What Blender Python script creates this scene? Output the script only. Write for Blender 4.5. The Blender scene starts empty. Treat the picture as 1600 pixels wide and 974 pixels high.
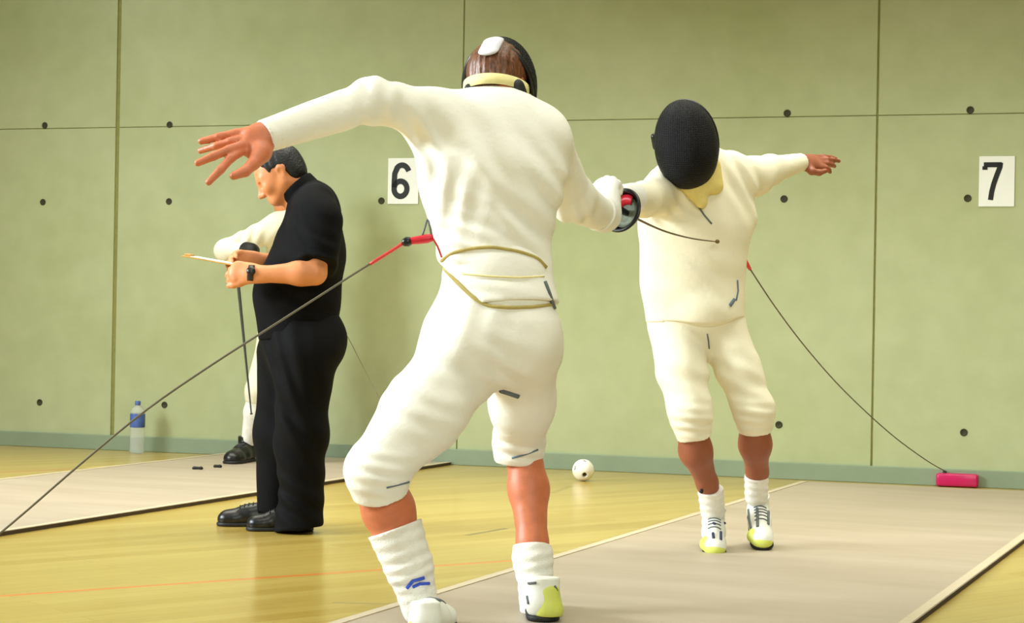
import bpy, bmesh, math, random
import numpy as np
from mathutils import Vector, Matrix
from mathutils.bvhtree import BVHTree
random.seed(4)
SC = bpy.context.scene
COL = SC.collection
R = math.radians
PI = math.pi

# ------------------------------------------------------------------ camera
EYE = 0.90
FPX = 3000.0
ROLL = R(1.0)
PITCH = 8.0 / FPX
_Rv = np.array([math.cos(ROLL), 0, math.sin(ROLL)])
_Uv = np.array([-math.sin(ROLL), 0, math.cos(ROLL)])
_Fv = np.array([0, 1.0, 0])
# pitch about the camera's right axis
_F2 = math.cos(PITCH) * _Fv + math.sin(PITCH) * _Uv
_U2 = math.cos(PITCH) * _Uv - math.sin(PITCH) * _Fv
CAMP = np.array([0, 0, EYE])
def ray(px, py):
    d = (px - 800) / FPX * _Rv + (487 - py) / FPX * _U2 + _F2
    return d
def P(px, py, d):
    """point of the place that lies d metres away along the view"""
    r = ray(px, py)
    return CAMP + r * (d / r[1])
def G(px, py, z=0.0):
    r = ray(px, py)
    return CAMP + r * ((z - EYE) / r[2])
cam = bpy.data.cameras.new('camera')
cam.sensor_width = 36.0
cam.lens = FPX / 1600 * 36.0
camo = bpy.data.objects.new('camera', cam)
COL.objects.link(camo)
M = Matrix.Identity(4)
for i in range(3):
    M[i][0] = _Rv[i]; M[i][1] = _U2[i]; M[i][2] = -_F2[i]; M[i][3] = CAMP[i]
camo.matrix_world = M
cam.clip_start = 0.05
SC.camera = camo

# ------------------------------------------------------------------ materials
def lin(c):
    c = c / 255.0
    return c / 12.92 if c <= 0.04045 else ((c + 0.055) / 1.055) ** 2.4
def rgb(r, g, b):
    return (lin(r), lin(g), lin(b), 1.0)
class NT:
    def __init__(s, name):
        s.m = bpy.data.materials.new(name); s.m.use_nodes = True
        s.t = s.m.node_tree; s.t.nodes.clear()
        s.out = s.n('ShaderNodeOutputMaterial'); s.b = s.n('ShaderNodeBsdfPrincipled')
        s.l(s.b.outputs[0], s.out.inputs[0])
    def n(s, kind, **kw):
        x = s.t.nodes.new(kind)
        for k, v in kw.items(): setattr(x, k, v)
        return x
    def l(s, a, b): s.t.links.new(a, b)
    def setb(s, **kw):
        for k, v in kw.items(): s.b.inputs[k.replace('_', ' ')].default_value = v
    def noise(s, scale, detail=4, coord='Object', stretch=(1, 1, 1)):
        tc = s.n('ShaderNodeTexCoord'); mp = s.n('ShaderNodeMapping'); no = s.n('ShaderNodeTexNoise')
        mp.inputs['Scale'].default_value = stretch
        no.inputs['Scale'].default_value = scale; no.inputs['Detail'].default_value = detail
        s.l(tc.outputs[coord], mp.inputs[0]); s.l(mp.outputs[0], no.inputs['Vector'])
        return no.outputs['Fac']
    def ramp(s, fac, stops):
        r = s.n('ShaderNodeValToRGB')
        el = r.color_ramp.elements
        while len(el) < len(stops): el.new(0.5)
        for e, (p, c) in zip(el, stops): e.position = p; e.color = c
        s.l(fac, r.inputs[0]); return r.outputs[0]
    def bump(s, fac, strength, dist=0.01):
        b = s.n('ShaderNodeBump'); b.inputs['Strength'].default_value = strength; b.inputs['Distance'].default_value = dist
        s.l(fac, b.inputs['Height']); s.l(b.outputs[0], s.b.inputs['Normal']); return b
def simple(name, c, rough=0.6, metal=0.0, var=0.08, scale=30, bump=0.0, bscale=200, spec=0.5, sheen=0.0, dist=0.004):
    t = NT(name); c = rgb(*c)
    lo = tuple(x * (1 - var) for x in c[:3]) + (1,); hi = tuple(min(1, x * (1 + var)) for x in c[:3]) + (1,)
    t.l(t.ramp(t.noise(scale), [(0.3, lo), (0.7, hi)]), t.b.inputs['Base Color'])
    t.setb(Roughness=rough, Metallic=metal); t.b.inputs['Specular IOR Level'].default_value = spec
    if sheen: t.b.inputs['Sheen Weight'].default_value = sheen
    if bump: t.bump(t.noise(bscale, 2), bump, dist)
    return t.m
MAT = {}
MAT['cloth'] = simple('white_cotton', (240, 239, 228), 0.85, var=0.03, scale=9, bump=0.35, bscale=60, spec=0.2)
MAT['cloth_far'] = simple('white_cotton_bright', (236, 231, 206), 0.85, var=0.03, scale=9, bump=0.3, bscale=60, spec=0.2)
MAT['sock'] = simple('white_knit', (238, 236, 226), 0.9, var=0.05, scale=40, bump=0.6, bscale=260, spec=0.1)
MAT['skin'] = simple('skin_light', (214, 138, 88), 0.5, var=0.08, scale=14, bump=0.08, bscale=150)
MAT['skin_hand'] = simple('skin_hand', (202, 116, 78), 0.5, var=0.10, scale=30, bump=0.1, bscale=150)
MAT['skin_dark'] = simple('skin_tan', (146, 82, 54), 0.5, var=0.08, scale=14, bump=0.08, bscale=150)
MAT['black'] = simple('black_cotton', (6, 6, 8), 0.85, var=0.2, scale=12, bump=0.3, bscale=90, spec=0.15)
MAT['trouser'] = simple('black_wool', (5, 5, 6), 0.8, var=0.2, scale=12, bump=0.2, bscale=120, spec=0.15)
MAT['leather'] = simple('black_leather', (12, 12, 13), 0.35, var=0.2, scale=30, bump=0.1)
MAT['rubber'] = simple('black_rubber', (16, 16, 17), 0.6, var=0.1)
MAT['plastic'] = simple('black_plastic', (15, 15, 17), 0.35, var=0.1)
MAT['hair_black'] = simple('black_hair', (7, 7, 9), 0.6, var=0.4, scale=60, bump=0.8, bscale=120)
MAT['glove'] = simple('white_glove', (236, 236, 230), 0.75, var=0.04, scale=20, bump=0.3, bscale=90, spec=0.3)
MAT['khaki'] = simple('khaki_trim', (176, 160, 92), 0.85, var=0.1)
MAT['bib'] = simple('cream_bib', (226, 208, 128), 0.85, var=0.06, bump=0.3, bscale=70)
MAT['strap'] = simple('cream_strap', (232, 222, 156), 0.8, var=0.06)
MAT['shoe'] = simple('white_shoe_leather', (232, 234, 224), 0.5, var=0.04, scale=20, bump=0.1)
MAT['lime'] = simple('lime_shoe_panel', (206, 214, 96), 0.5, var=0.06)
MAT['navy'] = simple('navy_trim', (46, 52, 84), 0.6, var=0.1)
MAT['greytrim'] = simple('grey_trim', (96, 104, 106), 0.6, var=0.1)
MAT['blue'] = simple('blue_print', (52, 84, 200), 0.7, var=0.05)
MAT['bluegrey'] = simple('blue_grey_print', (96, 112, 128), 0.7, var=0.1)
MAT['steel'] = simple('brushed_steel', (120, 124, 112), 0.35, metal=0.9, var=0.15, scale=60)
MAT['blade'] = simple('dull_blade_steel', (112, 92, 62), 0.45, metal=0.5, var=0.1)
MAT['darksteel'] = simple('dark_blade_steel', (70, 74, 72), 0.45, metal=0.5, var=0.1)
MAT['padgrey'] = simple('grey_green_pad', (104, 112, 92), 0.6, var=0.25, scale=60)
MAT['red'] = simple('red_plastic', (214, 28, 48), 0.4, var=0.05)
MAT['redcord'] = simple('red_cord', (216, 60, 56), 0.5, var=0.05)
MAT['cord'] = simple('grey_cord', (98, 92, 72), 0.6, var=0.08)
MAT['cordpale'] = simple('pale_grey_cord', (128, 126, 96), 0.6, var=0.08)
MAT['magenta'] = simple('magenta_plastic', (196, 22, 92), 0.3, var=0.05)
MAT['paper'] = simple('white_paper', (236, 238, 232), 0.8, var=0.02, scale=5)
MAT['ink'] = simple('black_ink', (14, 15, 16), 0.6, var=0.1)
MAT['wood_board'] = simple('pale_hardboard', (206, 160, 84), 0.6, var=0.12, scale=30)
MAT['capblue'] = simple('blue_cap', (74, 104, 168), 0.4, var=0.05)
MAT['labelblue'] = simple('blue_label', (70, 98, 172), 0.5, var=0.25, scale=25)
MAT['ballwhite'] = simple('white_ball_plastic', (244, 243, 232), 0.45, var=0.02)
MAT['hole'] = simple('dark_plug', (56, 54, 34), 0.8, var=0.2)
MAT['board_base'] = simple('grey_green_vinyl', (132, 148, 122), 0.5, var=0.06, scale=4)
MAT['gap'] = simple('joint_sealant', (134, 134, 76), 0.9, var=0.1)
MAT['tongue'] = simple('pale_padding', (206, 204, 210), 0.7, var=0.05)

def water_mat():
    t = NT('clear_plastic_with_water')
    t.setb(Base_Color=(0.92, 0.95, 0.95, 1), Roughness=0.12, IOR=1.2)
    t.b.inputs['Transmission Weight'].default_value = 0.75
    t.bump(t.noise(60, 2), 0.1, 0.002)
    return t.m
MAT['water'] = water_mat()

def hair_brown():
    t = NT('brown_hair')
    f = t.noise(60, 4, stretch=(3, 3, 0.5))
    t.l(t.ramp(f, [(0.25, rgb(48, 26, 18)), (0.5, rgb(104, 64, 40)), (0.8, rgb(150, 92, 58))]), t.b.inputs['Base Color'])
    t.setb(Roughness=0.38); t.bump(f, 0.6, 0.004)
    return t.m
MAT['hair_brown'] = hair_brown()

def mesh_mat():
    t = NT('black_wire_mesh')
    tc = t.n('ShaderNodeTexCoord')
    w1 = t.n('ShaderNodeTexWave', wave_type='BANDS', bands_direction='X'); w2 = t.n('ShaderNodeTexWave', wave_type='BANDS', bands_direction='Z')
    for w in (w1, w2):
        w.inputs['Scale'].default_value = 48; w.inputs['Distortion'].default_value = 0.3
        t.l(tc.outputs['Object'], w.inputs['Vector'])
    mx = t.n('ShaderNodeMath', operation='MAXIMUM'); t.l(w1.outputs['Fac'], mx.inputs[0]); t.l(w2.outputs['Fac'], mx.inputs[1])
    t.l(t.ramp(mx.outputs[0], [(0.3, rgb(3, 3, 4)), (0.95, rgb(16, 17, 20))]), t.b.inputs['Base Color'])
    t.setb(Roughness=0.6); t.b.inputs['Specular IOR Level'].default_value = 0.2; t.bump(mx.outputs[0], 0.8, 0.003)
    return t.m
MAT['mesh'] = mesh_mat()

def wall_mat():
    t = NT('pale_green_concrete')
    a = t.noise(0.9, 6); b = t.noise(7, 6); c = t.noise(90, 3)
    base = t.ramp(a, [(0.3, rgb(171, 179, 134)), (0.7, rgb(183, 190, 152))])
    det = t.ramp(b, [(0.3, (0.92, 0.92, 0.9, 1)), (0.7, (1.0, 1.0, 1.0, 1))])
    mx = t.n('ShaderNodeMix', data_type='RGBA', blend_type='MULTIPLY'); mx.inputs['Factor'].default_value = 1
    t.l(base, mx.inputs['A']); t.l(det, mx.inputs['B']); t.l(mx.outputs['Result'], t.b.inputs['Base Color'])
    t.setb(Roughness=0.8); t.b.inputs['Specular IOR Level'].default_value = 0.25
    t.bump(c, 0.12, 0.004)
    return t.m
MAT['wall'] = wall_mat()

PDIR = np.array([math.sin(R(22.4)), math.cos(R(22.4)), 0])       # the way the pistes run
PNOR = np.array([math.cos(R(22.4)), -math.sin(R(22.4)), 0])

# court lines painted on the floor: (from, to, width, colour, strength)
def floor_mat(lines, ang):
    t = NT('varnished_beech_strip_floor')
    tc = t.n('ShaderNodeTexCoord')
    rot = t.n('ShaderNodeMapping'); rot.inputs['Rotation'].default_value = (0, 0, -ang)
    t.l(tc.outputs['Object'], rot.inputs[0])
    br = t.n('ShaderNodeTexBrick'); br.offset = 0.37; br.squash = 1.0
    br.inputs['Scale'].default_value = 1.0; br.inputs['Brick Width'].default_value = 1.6; br.inputs['Row Height'].default_value = 0.09
    br.inputs['Mortar Size'].default_value = 0.0012; br.inputs['Mortar Smooth'].default_value = 0.3
    br.inputs['Color1'].default_value = rgb(196, 172, 92); br.inputs['Color2'].default_value = rgb(182, 154, 72)
    br.inputs['Mortar'].default_value = rgb(150, 116, 54)
    t.l(rot.outputs[0], br.inputs['Vector'])
    st = t.n('ShaderNodeMapping'); st.inputs['Scale'].default_value = (1.2, 14, 1); t.l(rot.outputs[0], st.inputs[0])
    no = t.n('ShaderNodeTexNoise'); no.inputs['Scale'].default_value = 3.0; no.inputs['Detail'].default_value = 6
    t.l(st.outputs[0], no.inputs['Vector'])
    g = t.ramp(no.outputs['Fac'], [(0.3, (0.90, 0.87, 0.80, 1)), (0.7, (1, 1, 1, 1))])
    mx = t.n('ShaderNodeMix', data_type='RGBA', blend_type='MULTIPLY'); mx.inputs['Factor'].default_value = 1
    t.l(br.outputs['Color'], mx.inputs['A']); t.l(g, mx.inputs['B'])
    col = mx.outputs['Result']
    sep = t.n('ShaderNodeSeparateXYZ'); t.l(tc.outputs['Object'], sep.inputs[0])
    def math_(op, a, b=None):
        m = t.n('ShaderNodeMath', operation=op)
        for i, v in enumerate((a, b)):
            if v is None: continue
            if isinstance(v, (int, float)): m.inputs[i].default_value = v
            else: t.l(v, m.inputs[i])
        return m.outputs[0]
    for p, q, w, c, s in lines:
        p = np.array(p)[:2]; q = np.array(q)[:2]; d = q - p; L = float(np.hypot(*d)); d = d / L
        along = math_('ADD', math_('MULTIPLY', sep.outputs[0], float(d[0])), math_('MULTIPLY_ADD', sep.outputs[1], float(d[1])))
        along.node.inputs[1].links[0].from_node.inputs[2].default_value = -float(p @ d)
        acr = math_('ADD', math_('MULTIPLY', sep.outputs[0], float(-d[1])), math_('MULTIPLY_ADD', sep.outputs[1], float(d[0])))
        acr.node.inputs[1].links[0].from_node.inputs[2].default_value = float(p[0] * d[1] - p[1] * d[0])
        m1 = math_('LESS_THAN', math_('ABSOLUTE', acr), w / 2)
        m2 = math_('LESS_THAN', math_('ABSOLUTE', math_('SUBTRACT', along, L / 2)), L / 2)
        f = math_('MULTIPLY', math_('MULTIPLY', m1, m2), s)
        x = t.n('ShaderNodeMix', data_type='RGBA'); t.l(f, x.inputs['Factor']); t.l(col, x.inputs['A']); x.inputs['B'].default_value = c
        col = x.outputs['Result']
    t.l(col, t.b.inputs['Base Color'])
    t.setb(Roughness=0.28); t.b.inputs['Specular IOR Level'].default_value = 0.5
    t.b.inputs['Coat Weight'].default_value = 0.35; t.b.inputs['Coat Roughness'].default_value = 0.16
    n2 = t.noise(5, 3)
    t.bump(n2, 0.03, 0.01)
    return t.m

def piste_mat():
    t = NT('woven_metal_piste')
    ang = math.atan2(PDIR[1], PDIR[0])
    tc = t.n('ShaderNodeTexCoord'); rot = t.n('ShaderNodeMapping'); rot.inputs['Rotation'].default_value = (0, 0, -ang)
    t.l(tc.outputs['Object'], rot.inputs[0])
    st = t.n('ShaderNodeMapping'); st.inputs['Scale'].default_value = (2.5, 0.5, 1); t.l(rot.outputs[0], st.inputs[0])
    no = t.n('ShaderNodeTexNoise'); no.inputs['Scale'].default_value = 2.0; no.inputs['Detail'].default_value = 5
    t.l(st.outputs[0], no.inputs['Vector'])
    t.l(t.ramp(no.outputs['Fac'], [(0.3, rgb(170, 155, 135)), (0.7, rgb(184, 170, 151))]), t.b.inputs['Base Color'])
    t.setb(Roughness=0.5, Metallic=0.12)
    w = t.n('ShaderNodeTexWave', wave_type='BANDS', bands_direction='Y'); w.inputs['Scale'].default_value = 60
    t.l(rot.outputs[0], w.inputs['Vector'])
    t.bump(w.outputs['Fac'], 0.12, 0.002)
    return t.m
MAT['piste'] = piste_mat()
MAT['edge_shade'] = simple('dark_brown_edge_shade', (66, 52, 34), 0.8, var=0.1)  # shadow line along the mats' sides, put in as dark colour
MAT['piste_edge'] = simple('pale_edge_tape', (198, 184, 158), 0.5, var=0.04)

# ------------------------------------------------------------------ object helpers
def mesh_obj(name, V, F, mat, parent=None, smooth=True):
    me = bpy.data.meshes.new(name)
    me.from_pydata([tuple(map(float, v)) for v in V], [], [tuple(map(int, f)) for f in F])
    if smooth: me.polygons.foreach_set('use_smooth', [True] * len(me.polygons))
    me.materials.append(MAT[mat] if isinstance(mat, str) else mat)
    o = bpy.data.objects.new(name, me); COL.objects.link(o)
    if parent is not None:
        o.parent = parent
        o.matrix_parent_inverse = wm(parent).inverted()
    return o
def wm(o):
    m = o.matrix_basis.copy()
    if o.parent: m = wm(o.parent) @ o.matrix_parent_inverse @ m
    return m
def bm_obj(name, bm, mat, parent=None, smooth=False):
    bmesh.ops.recalc_face_normals(bm, faces=bm.faces)
    V = [v.co[:] for v in bm.verts]; bm.verts.index_update()
    F = [[v.index for v in f.verts] for f in bm.faces]
    bm.free()
    return mesh_obj(name, V, F, mat, parent, smooth)
def empty(name, loc, label, cat, group=None):
    o = bpy.data.objects.new(name, None); COL.objects.link(o); o.location = tuple(map(float, loc)); o.empty_display_size = 0.1
    tag(o, label, cat, group); return o
def tag(o, label, cat, group=None):
    o['label'] = label; o['category'] = cat
    if group: o['group'] = group
def lab(o, s): o['label'] = s; return o
def box_bm(bm, c, s, bevel=0.0, mat=None):
    r = bmesh.ops.create_cube(bm, size=1)
    vs = r['verts']
    for v in vs: v.co = Vector((v.co.x * s[0], v.co.y * s[1], v.co.z * s[2]))
    if bevel:
        es = list({e for v in vs for e in v.link_edges})
        b = bmesh.ops.bevel(bm, geom=es, offset=bevel, segments=2, affect='EDGES', profile=0.5)
        vs = list({v for f in b['faces'] for v in f.verts} | {v for v in vs if v.is_valid})
    for v in vs:
        v.co = (mat @ (v.co + Vector(c))) if mat else v.co + Vector(c)
def unit(v):
    v = np.asarray(v, float); return v / np.linalg.norm(v)
def tube(points, radii, n=10, sub=1):
    """a round tube through the points, closed at both ends"""
    pts = [np.asarray(p, float) for p in points]
    if len(pts) < 2: return [], []
    if not hasattr(radii, '__len__'): radii = [radii] * len(pts)
    if sub > 1:
        q = []; rr = []
        for i in range(len(pts) - 1):
            p0 = pts[max(i - 1, 0)]; p1 = pts[i]; p2 = pts[i + 1]; p3 = pts[min(i + 2, len(pts) - 1)]
            for k in range(sub):
                t = k / sub
                q.append(0.5 * (2 * p1 + (p2 - p0) * t + (2 * p0 - 5 * p1 + 4 * p2 - p3) * t * t + (3 * p1 - p0 - 3 * p2 + p3) * t ** 3))
                rr.append(radii[i] * (1 - t) + radii[i + 1] * t)
        q.append(pts[-1]); rr.append(radii[-1]); pts, radii = q, rr
    V = []; F = []
    t0 = unit(pts[1] - pts[0]); a = np.cross(t0, [0, 0, 1.0])
    if np.linalg.norm(a) < 1e-3: a = np.array([1.0, 0, 0])
    a = unit(a)
    for i, p in enumerate(pts):
        t = unit(pts[min(i + 1, len(pts) - 1)] - pts[max(i - 1, 0)])
        a = unit(a - t * (a @ t)); b = np.cross(t, a)
        for k in range(n):
            w = 2 * PI * k / n
            V.append(p + radii[i] * (math.cos(w) * a + math.sin(w) * b))
    for i in range(len(pts) - 1):
        for k in range(n):
            F.append((i * n + k, i * n + (k + 1) % n, (i + 1) * n + (k + 1) % n, (i + 1) * n + k))
    F.append(tuple(range(n))[::-1]); F.append(tuple((len(pts) - 1) * n + k for k in range(n)))
    return V, F
def join(*vf):
    V = []; F = []
    for v, f in vf:
        o = len(V); V += list(v); F += [tuple(i + o for i in x) for x in f]
    return V, F
def lathe(profile, c, axis, n=32):
    """profile [(radius, along)] turned about axis through c"""
    ax = unit(axis); a = np.cross(ax, [0, 0, 1.0])
    if np.linalg.norm(a) < 1e-3: a = np.array([1.0, 0, 0])
    a = unit(a); b = np.cross(ax, a); c = np.asarray(c, float)
    V = []; F = []
    for r, h in profile:
        for k in range(n):
            w = 2 * PI * k / n
            V.append(c + ax * h + max(r, 1e-5) * (math.cos(w) * a + math.sin(w) * b))
    for i in range(len(profile) - 1):
        for k in range(n):
            F.append((i * n + k, i * n + (k + 1) % n, (i + 1) * n + (k + 1) % n, (i + 1) * n + k))
    return V, F

# ------------------------------------------------------------------ organic shapes: blended limbs meshed on a fine lattice
def nrm(x): return np.sqrt((x * x).sum(-1))
class Body:
    def __init__(s): s.P = []; s.lo = np.full(3, 1e9); s.hi = np.full(3, -1e9); s.folds = []; s.wave = None
    def _grow(s, c, r): s.lo = np.minimum(s.lo, c - r); s.hi = np.maximum(s.hi, c + r)
    def limb(s, a, b, ra, rb, k=0.03, flat=None, ratio=1.0, cut0=False, cut1=False, op='u'):
        a = np.asarray(a, float); b = np.asarray(b, float)
        if op == 'u': s._grow(a, ra); s._grow(b, rb)
        a32 = a.astype(np.float32); ba = (b - a).astype(np.float32); ax = unit(b - a).astype(np.float32); L = float(np.linalg.norm(b - a))
        n = None
        if flat is not None:
            n = unit(flat).astype(np.float32); e = np.float32(1 / ratio - 1)
            ba2 = ba + n * (ba @ n) * e
        else: ba2 = ba
        l2 = float(ba2 @ ba2)
        def f(p):
            q = p - a32
            q2 = q if n is None else q + n * ((q @ n) * e)[..., None]
            t = np.clip((q2 @ ba2) / l2, 0, 1)
            d = nrm(q2 - t[..., None] * ba2) - (ra + t * (rb - ra))
            if n is not None: d = d * ratio
            if cut0: d = np.maximum(d, -(q @ ax))
            if cut1: d = np.maximum(d, (q @ ax) - L)
            return d
        s.P.append((f, k, op)); return s
    def blob(s, c, radii, axes=None, k=0.03, op='u'):
        c = np.asarray(c, float); r = np.asarray(radii, float) if hasattr(radii, '__len__') else np.full(3, radii)
        if op == 'u': s._grow(c, r.max())
        A = np.eye(3) if axes is None else np.array([unit(x) for x in axes])
        c32 = c.astype(np.float32); A32 = A.T.astype(np.float32); r32 = r.astype(np.float32)
        def f(p):
            q = (p - c32) @ A32
            k0 = nrm(q / r32); k1 = nrm(q / (r32 * r32)) + 1e-9
            return k0 * (k0 - 1) / k1
        s.P.append((f, k, op)); return s
    def plane(s, c, n, k=0.004, op='i'):
        """keeps the side the normal points away from"""
        c32 = np.asarray(c, np.float32); n32 = unit(n).astype(np.float32)
        s.P.append((lambda p: (p - c32) @ n32, k, op)); return s
    def fold(s, c, d, lam, amp, r, curve=0.0):
        s.folds.append((np.asarray(c, np.float32), unit(d).astype(np.float32), lam, amp, r)); return s
    def disp(s, p, d):
        if s.wave:
            amp, fr = s.wave
            d = d + amp * (np.sin(p[..., 0] * fr + 2.1 * np.sin(p[..., 2] * fr * 0.6)) * np.sin(p[..., 2] * fr * 0.8 + 1.7 * np.sin(p[..., 1] * fr)))
        for c, dr, lam, amp, r in s.folds:
            q = p - c
            w = np.exp(-(q * q).sum(-1) / (r * r))
            ph = (q @ dr) * (2 * PI / lam)
            ph = ph + 1.1 * np.sin(q[..., 0] * 17 + q[..., 2] * 11)
            d = d + amp * w * np.sin(ph)
        return d
    def mesh(s, h):
        B = 8; bs = B * h; Rb = bs * 0.87
        lo = s.lo - 0.06; n = np.ceil((s.hi + 0.06 - lo) / bs).astype(int)
        gx, gy, gz = np.meshgrid(*[np.arange(m) for m in n], indexing='ij')
        blk = np.stack([gx, gy, gz], -1).reshape(-1, 3)
        cen = (lo + (blk + 0.5) * bs).astype(np.float32)
        def comb(d, e, k, op):
            if op == 's': e = -e
            if op == 'u':
                hh = np.maximum(k - np.abs(d - e), 0) / max(k, 1e-6)
                return np.minimum(d, e) - hh * hh * k * 0.25
            hh = np.maximum(k - np.abs(d - e), 0) / max(k, 1e-6)
            return np.maximum(d, e) + hh * hh * k * 0.25
        d = np.full(len(cen), 10.0, np.float32); each = []
        for f, k, op in s.P:
            e = f(cen); each.append(e); d = comb(d, e, k, op)
        keep = np.abs(d) < Rb * 1.35 + 0.025
        blk = blk[keep]; d0 = d[keep]; cen = cen[keep]
        o = np.arange(B + 1)
        ox, oy, oz = np.meshgrid(o, o, o, indexing='ij')
        off = np.stack([ox, oy, oz], -1).reshape(-1, 3)
        pts = (lo + ((blk[:, None, :] * B + off[None]) * h)).astype(np.float32)
        D = np.full(pts.shape[:2], 10.0, np.float32)
        for (f, k, op), e in zip(s.P, each):
            if op == 'u':
                m = e[keep] - np.minimum(d0, 0.0 + d0) < 2.6 * Rb + k + 0.02
                if not m.any(): continue
                D[m] = comb(D[m], f(pts[m]), k, op)
            else: D = comb(D, f(pts), k, op)
        D = s.disp(pts, D)
        ins = (D < 0).reshape(-1, B + 1, B + 1, B + 1)
        D = D.reshape(ins.shape)
        cs = np.zeros((len(blk), B, B, B), np.int8)
        for i in (0, 1):
            for j in (0, 1):
                for l in (0, 1): cs += ins[:, i:i + B, j:j + B, l:l + B]
        bi, ci, cj, cl = np.nonzero((cs > 0) & (cs < 8))
        corner = [(i, j, l) for i in (0, 1) for j in (0, 1) for l in (0, 1)]
        val = np.stack([D[bi, ci + i, cj + j, cl + l] for i, j, l in corner], 1)
        co = np.array(corner, float)
        acc = np.zeros((len(bi), 3)); cnt = np.zeros(len(bi))
        for a in range(8):
            for b in range(a + 1, 8):
                if np.abs(co[a] - co[b]).sum() != 1: continue
                va, vb = val[:, a], val[:, b]
                m = (va < 0) != (vb < 0)
                t = np.where(m, va / np.where(m, va - vb, 1), 0)[:, None]
                acc += np.where(m[:, None], co[a] + t * (co[b] - co[a]), 0); cnt += m
        gidx = blk[bi] * B + np.stack([ci, cj, cl], -1)
        V = lo + (gidx + acc / cnt[:, None]) * h
        NN = (n * B + 4).astype(np.int64)
        key = (gidx[:, 0].astype(np.int64) * NN[1] + gidx[:, 1]) * NN[2] + gidx[:, 2]
        order = np.argsort(key); key = key[order]; V = V[order]; gidx = gidx[order]; val = val[order]
        F = []
        strides = [NN[1] * NN[2], NN[2], 1]
        cidx = {c: i for i, c in enumerate(corner)}
        for ax in range(3):
            c1 = [0, 0, 0]; c1[ax] = 1
            v0 = val[:, 0]; v1 = val[:, cidx[tuple(c1)]]
            m = (v0 < 0) != (v1 < 0)
            kk = key[m]; sgn = v0[m] < 0; me = np.nonzero(m)[0]
            u, w = (ax + 1) % 3, (ax + 2) % 3
            def find(k):
                i = np.clip(np.searchsorted(key, k), 0, len(key) - 1); return i, key[i] == k
            i1, k1 = find(kk - strides[u]); i2, k2 = find(kk - strides[u] - strides[w]); i3, k3 = find(kk - strides[w])
            ok = k1 & k2 & k3
            q = np.stack([me, i1, i2, i3], 1)
            q = np.where(sgn[:, None], q, q[:, ::-1])
            F.append(q[ok])
        return V, np.concatenate(F)
    def build(s, name, h, mat, parent=None):
        V, F = s.mesh(h)
        me = bpy.data.meshes.new(name)
        me.vertices.add(len(V)); me.vertices.foreach_set('co', V.astype(np.float32).ravel())
        me.loops.add(F.size); me.loops.foreach_set('vertex_index', F.astype(np.int32).ravel())
        me.polygons.add(len(F)); me.polygons.foreach_set('loop_start', np.arange(0, F.size, 4, dtype=np.int32))
        me.polygons.foreach_set('use_smooth', np.ones(len(F), bool))
        me.update(calc_edges=True); me.validate()
        me.materials.append(MAT[mat])
        o = bpy.data.objects.new(name, me); COL.objects.link(o)
        if parent is not None: o.parent = parent; o.matrix_parent_inverse = wm(parent).inverted()
        return o

class Skin:
    """finds points on built surfaces, for seams and prints that follow them"""
    def __init__(s, *objs):
        V = []; F = []
        for o in objs:
            k = len(V); V += [wm(o) @ v.co for v in o.data.vertices]; F += [[i + k for i in p.vertices] for p in o.data.polygons]
        s.t = BVHTree.FromPolygons(V, F)
    def at(s, px, py, off=0.001):
        d = Vector(ray(px, py)).normalized()
        loc, n, i, dist = s.t.ray_cast(Vector(CAMP), d)
        if loc is None: return None
        if n.dot(d) > 0: n = -n
        return np.array(loc + n * off)
    def line(s, pix, off=0.001, step=6.0):
        out = []
        for (x0, y0), (x1, y1) in zip(pix[:-1], pix[1:]):
            k = max(1, int(math.hypot(x1 - x0, y1 - y0) / step))
            for i in range(k): out.append(s.at(x0 + (x1 - x0) * i / k, y0 + (y1 - y0) * i / k, off))
        out.append(s.at(*pix[-1], off))
        return [p for p in out if p is not None]

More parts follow.
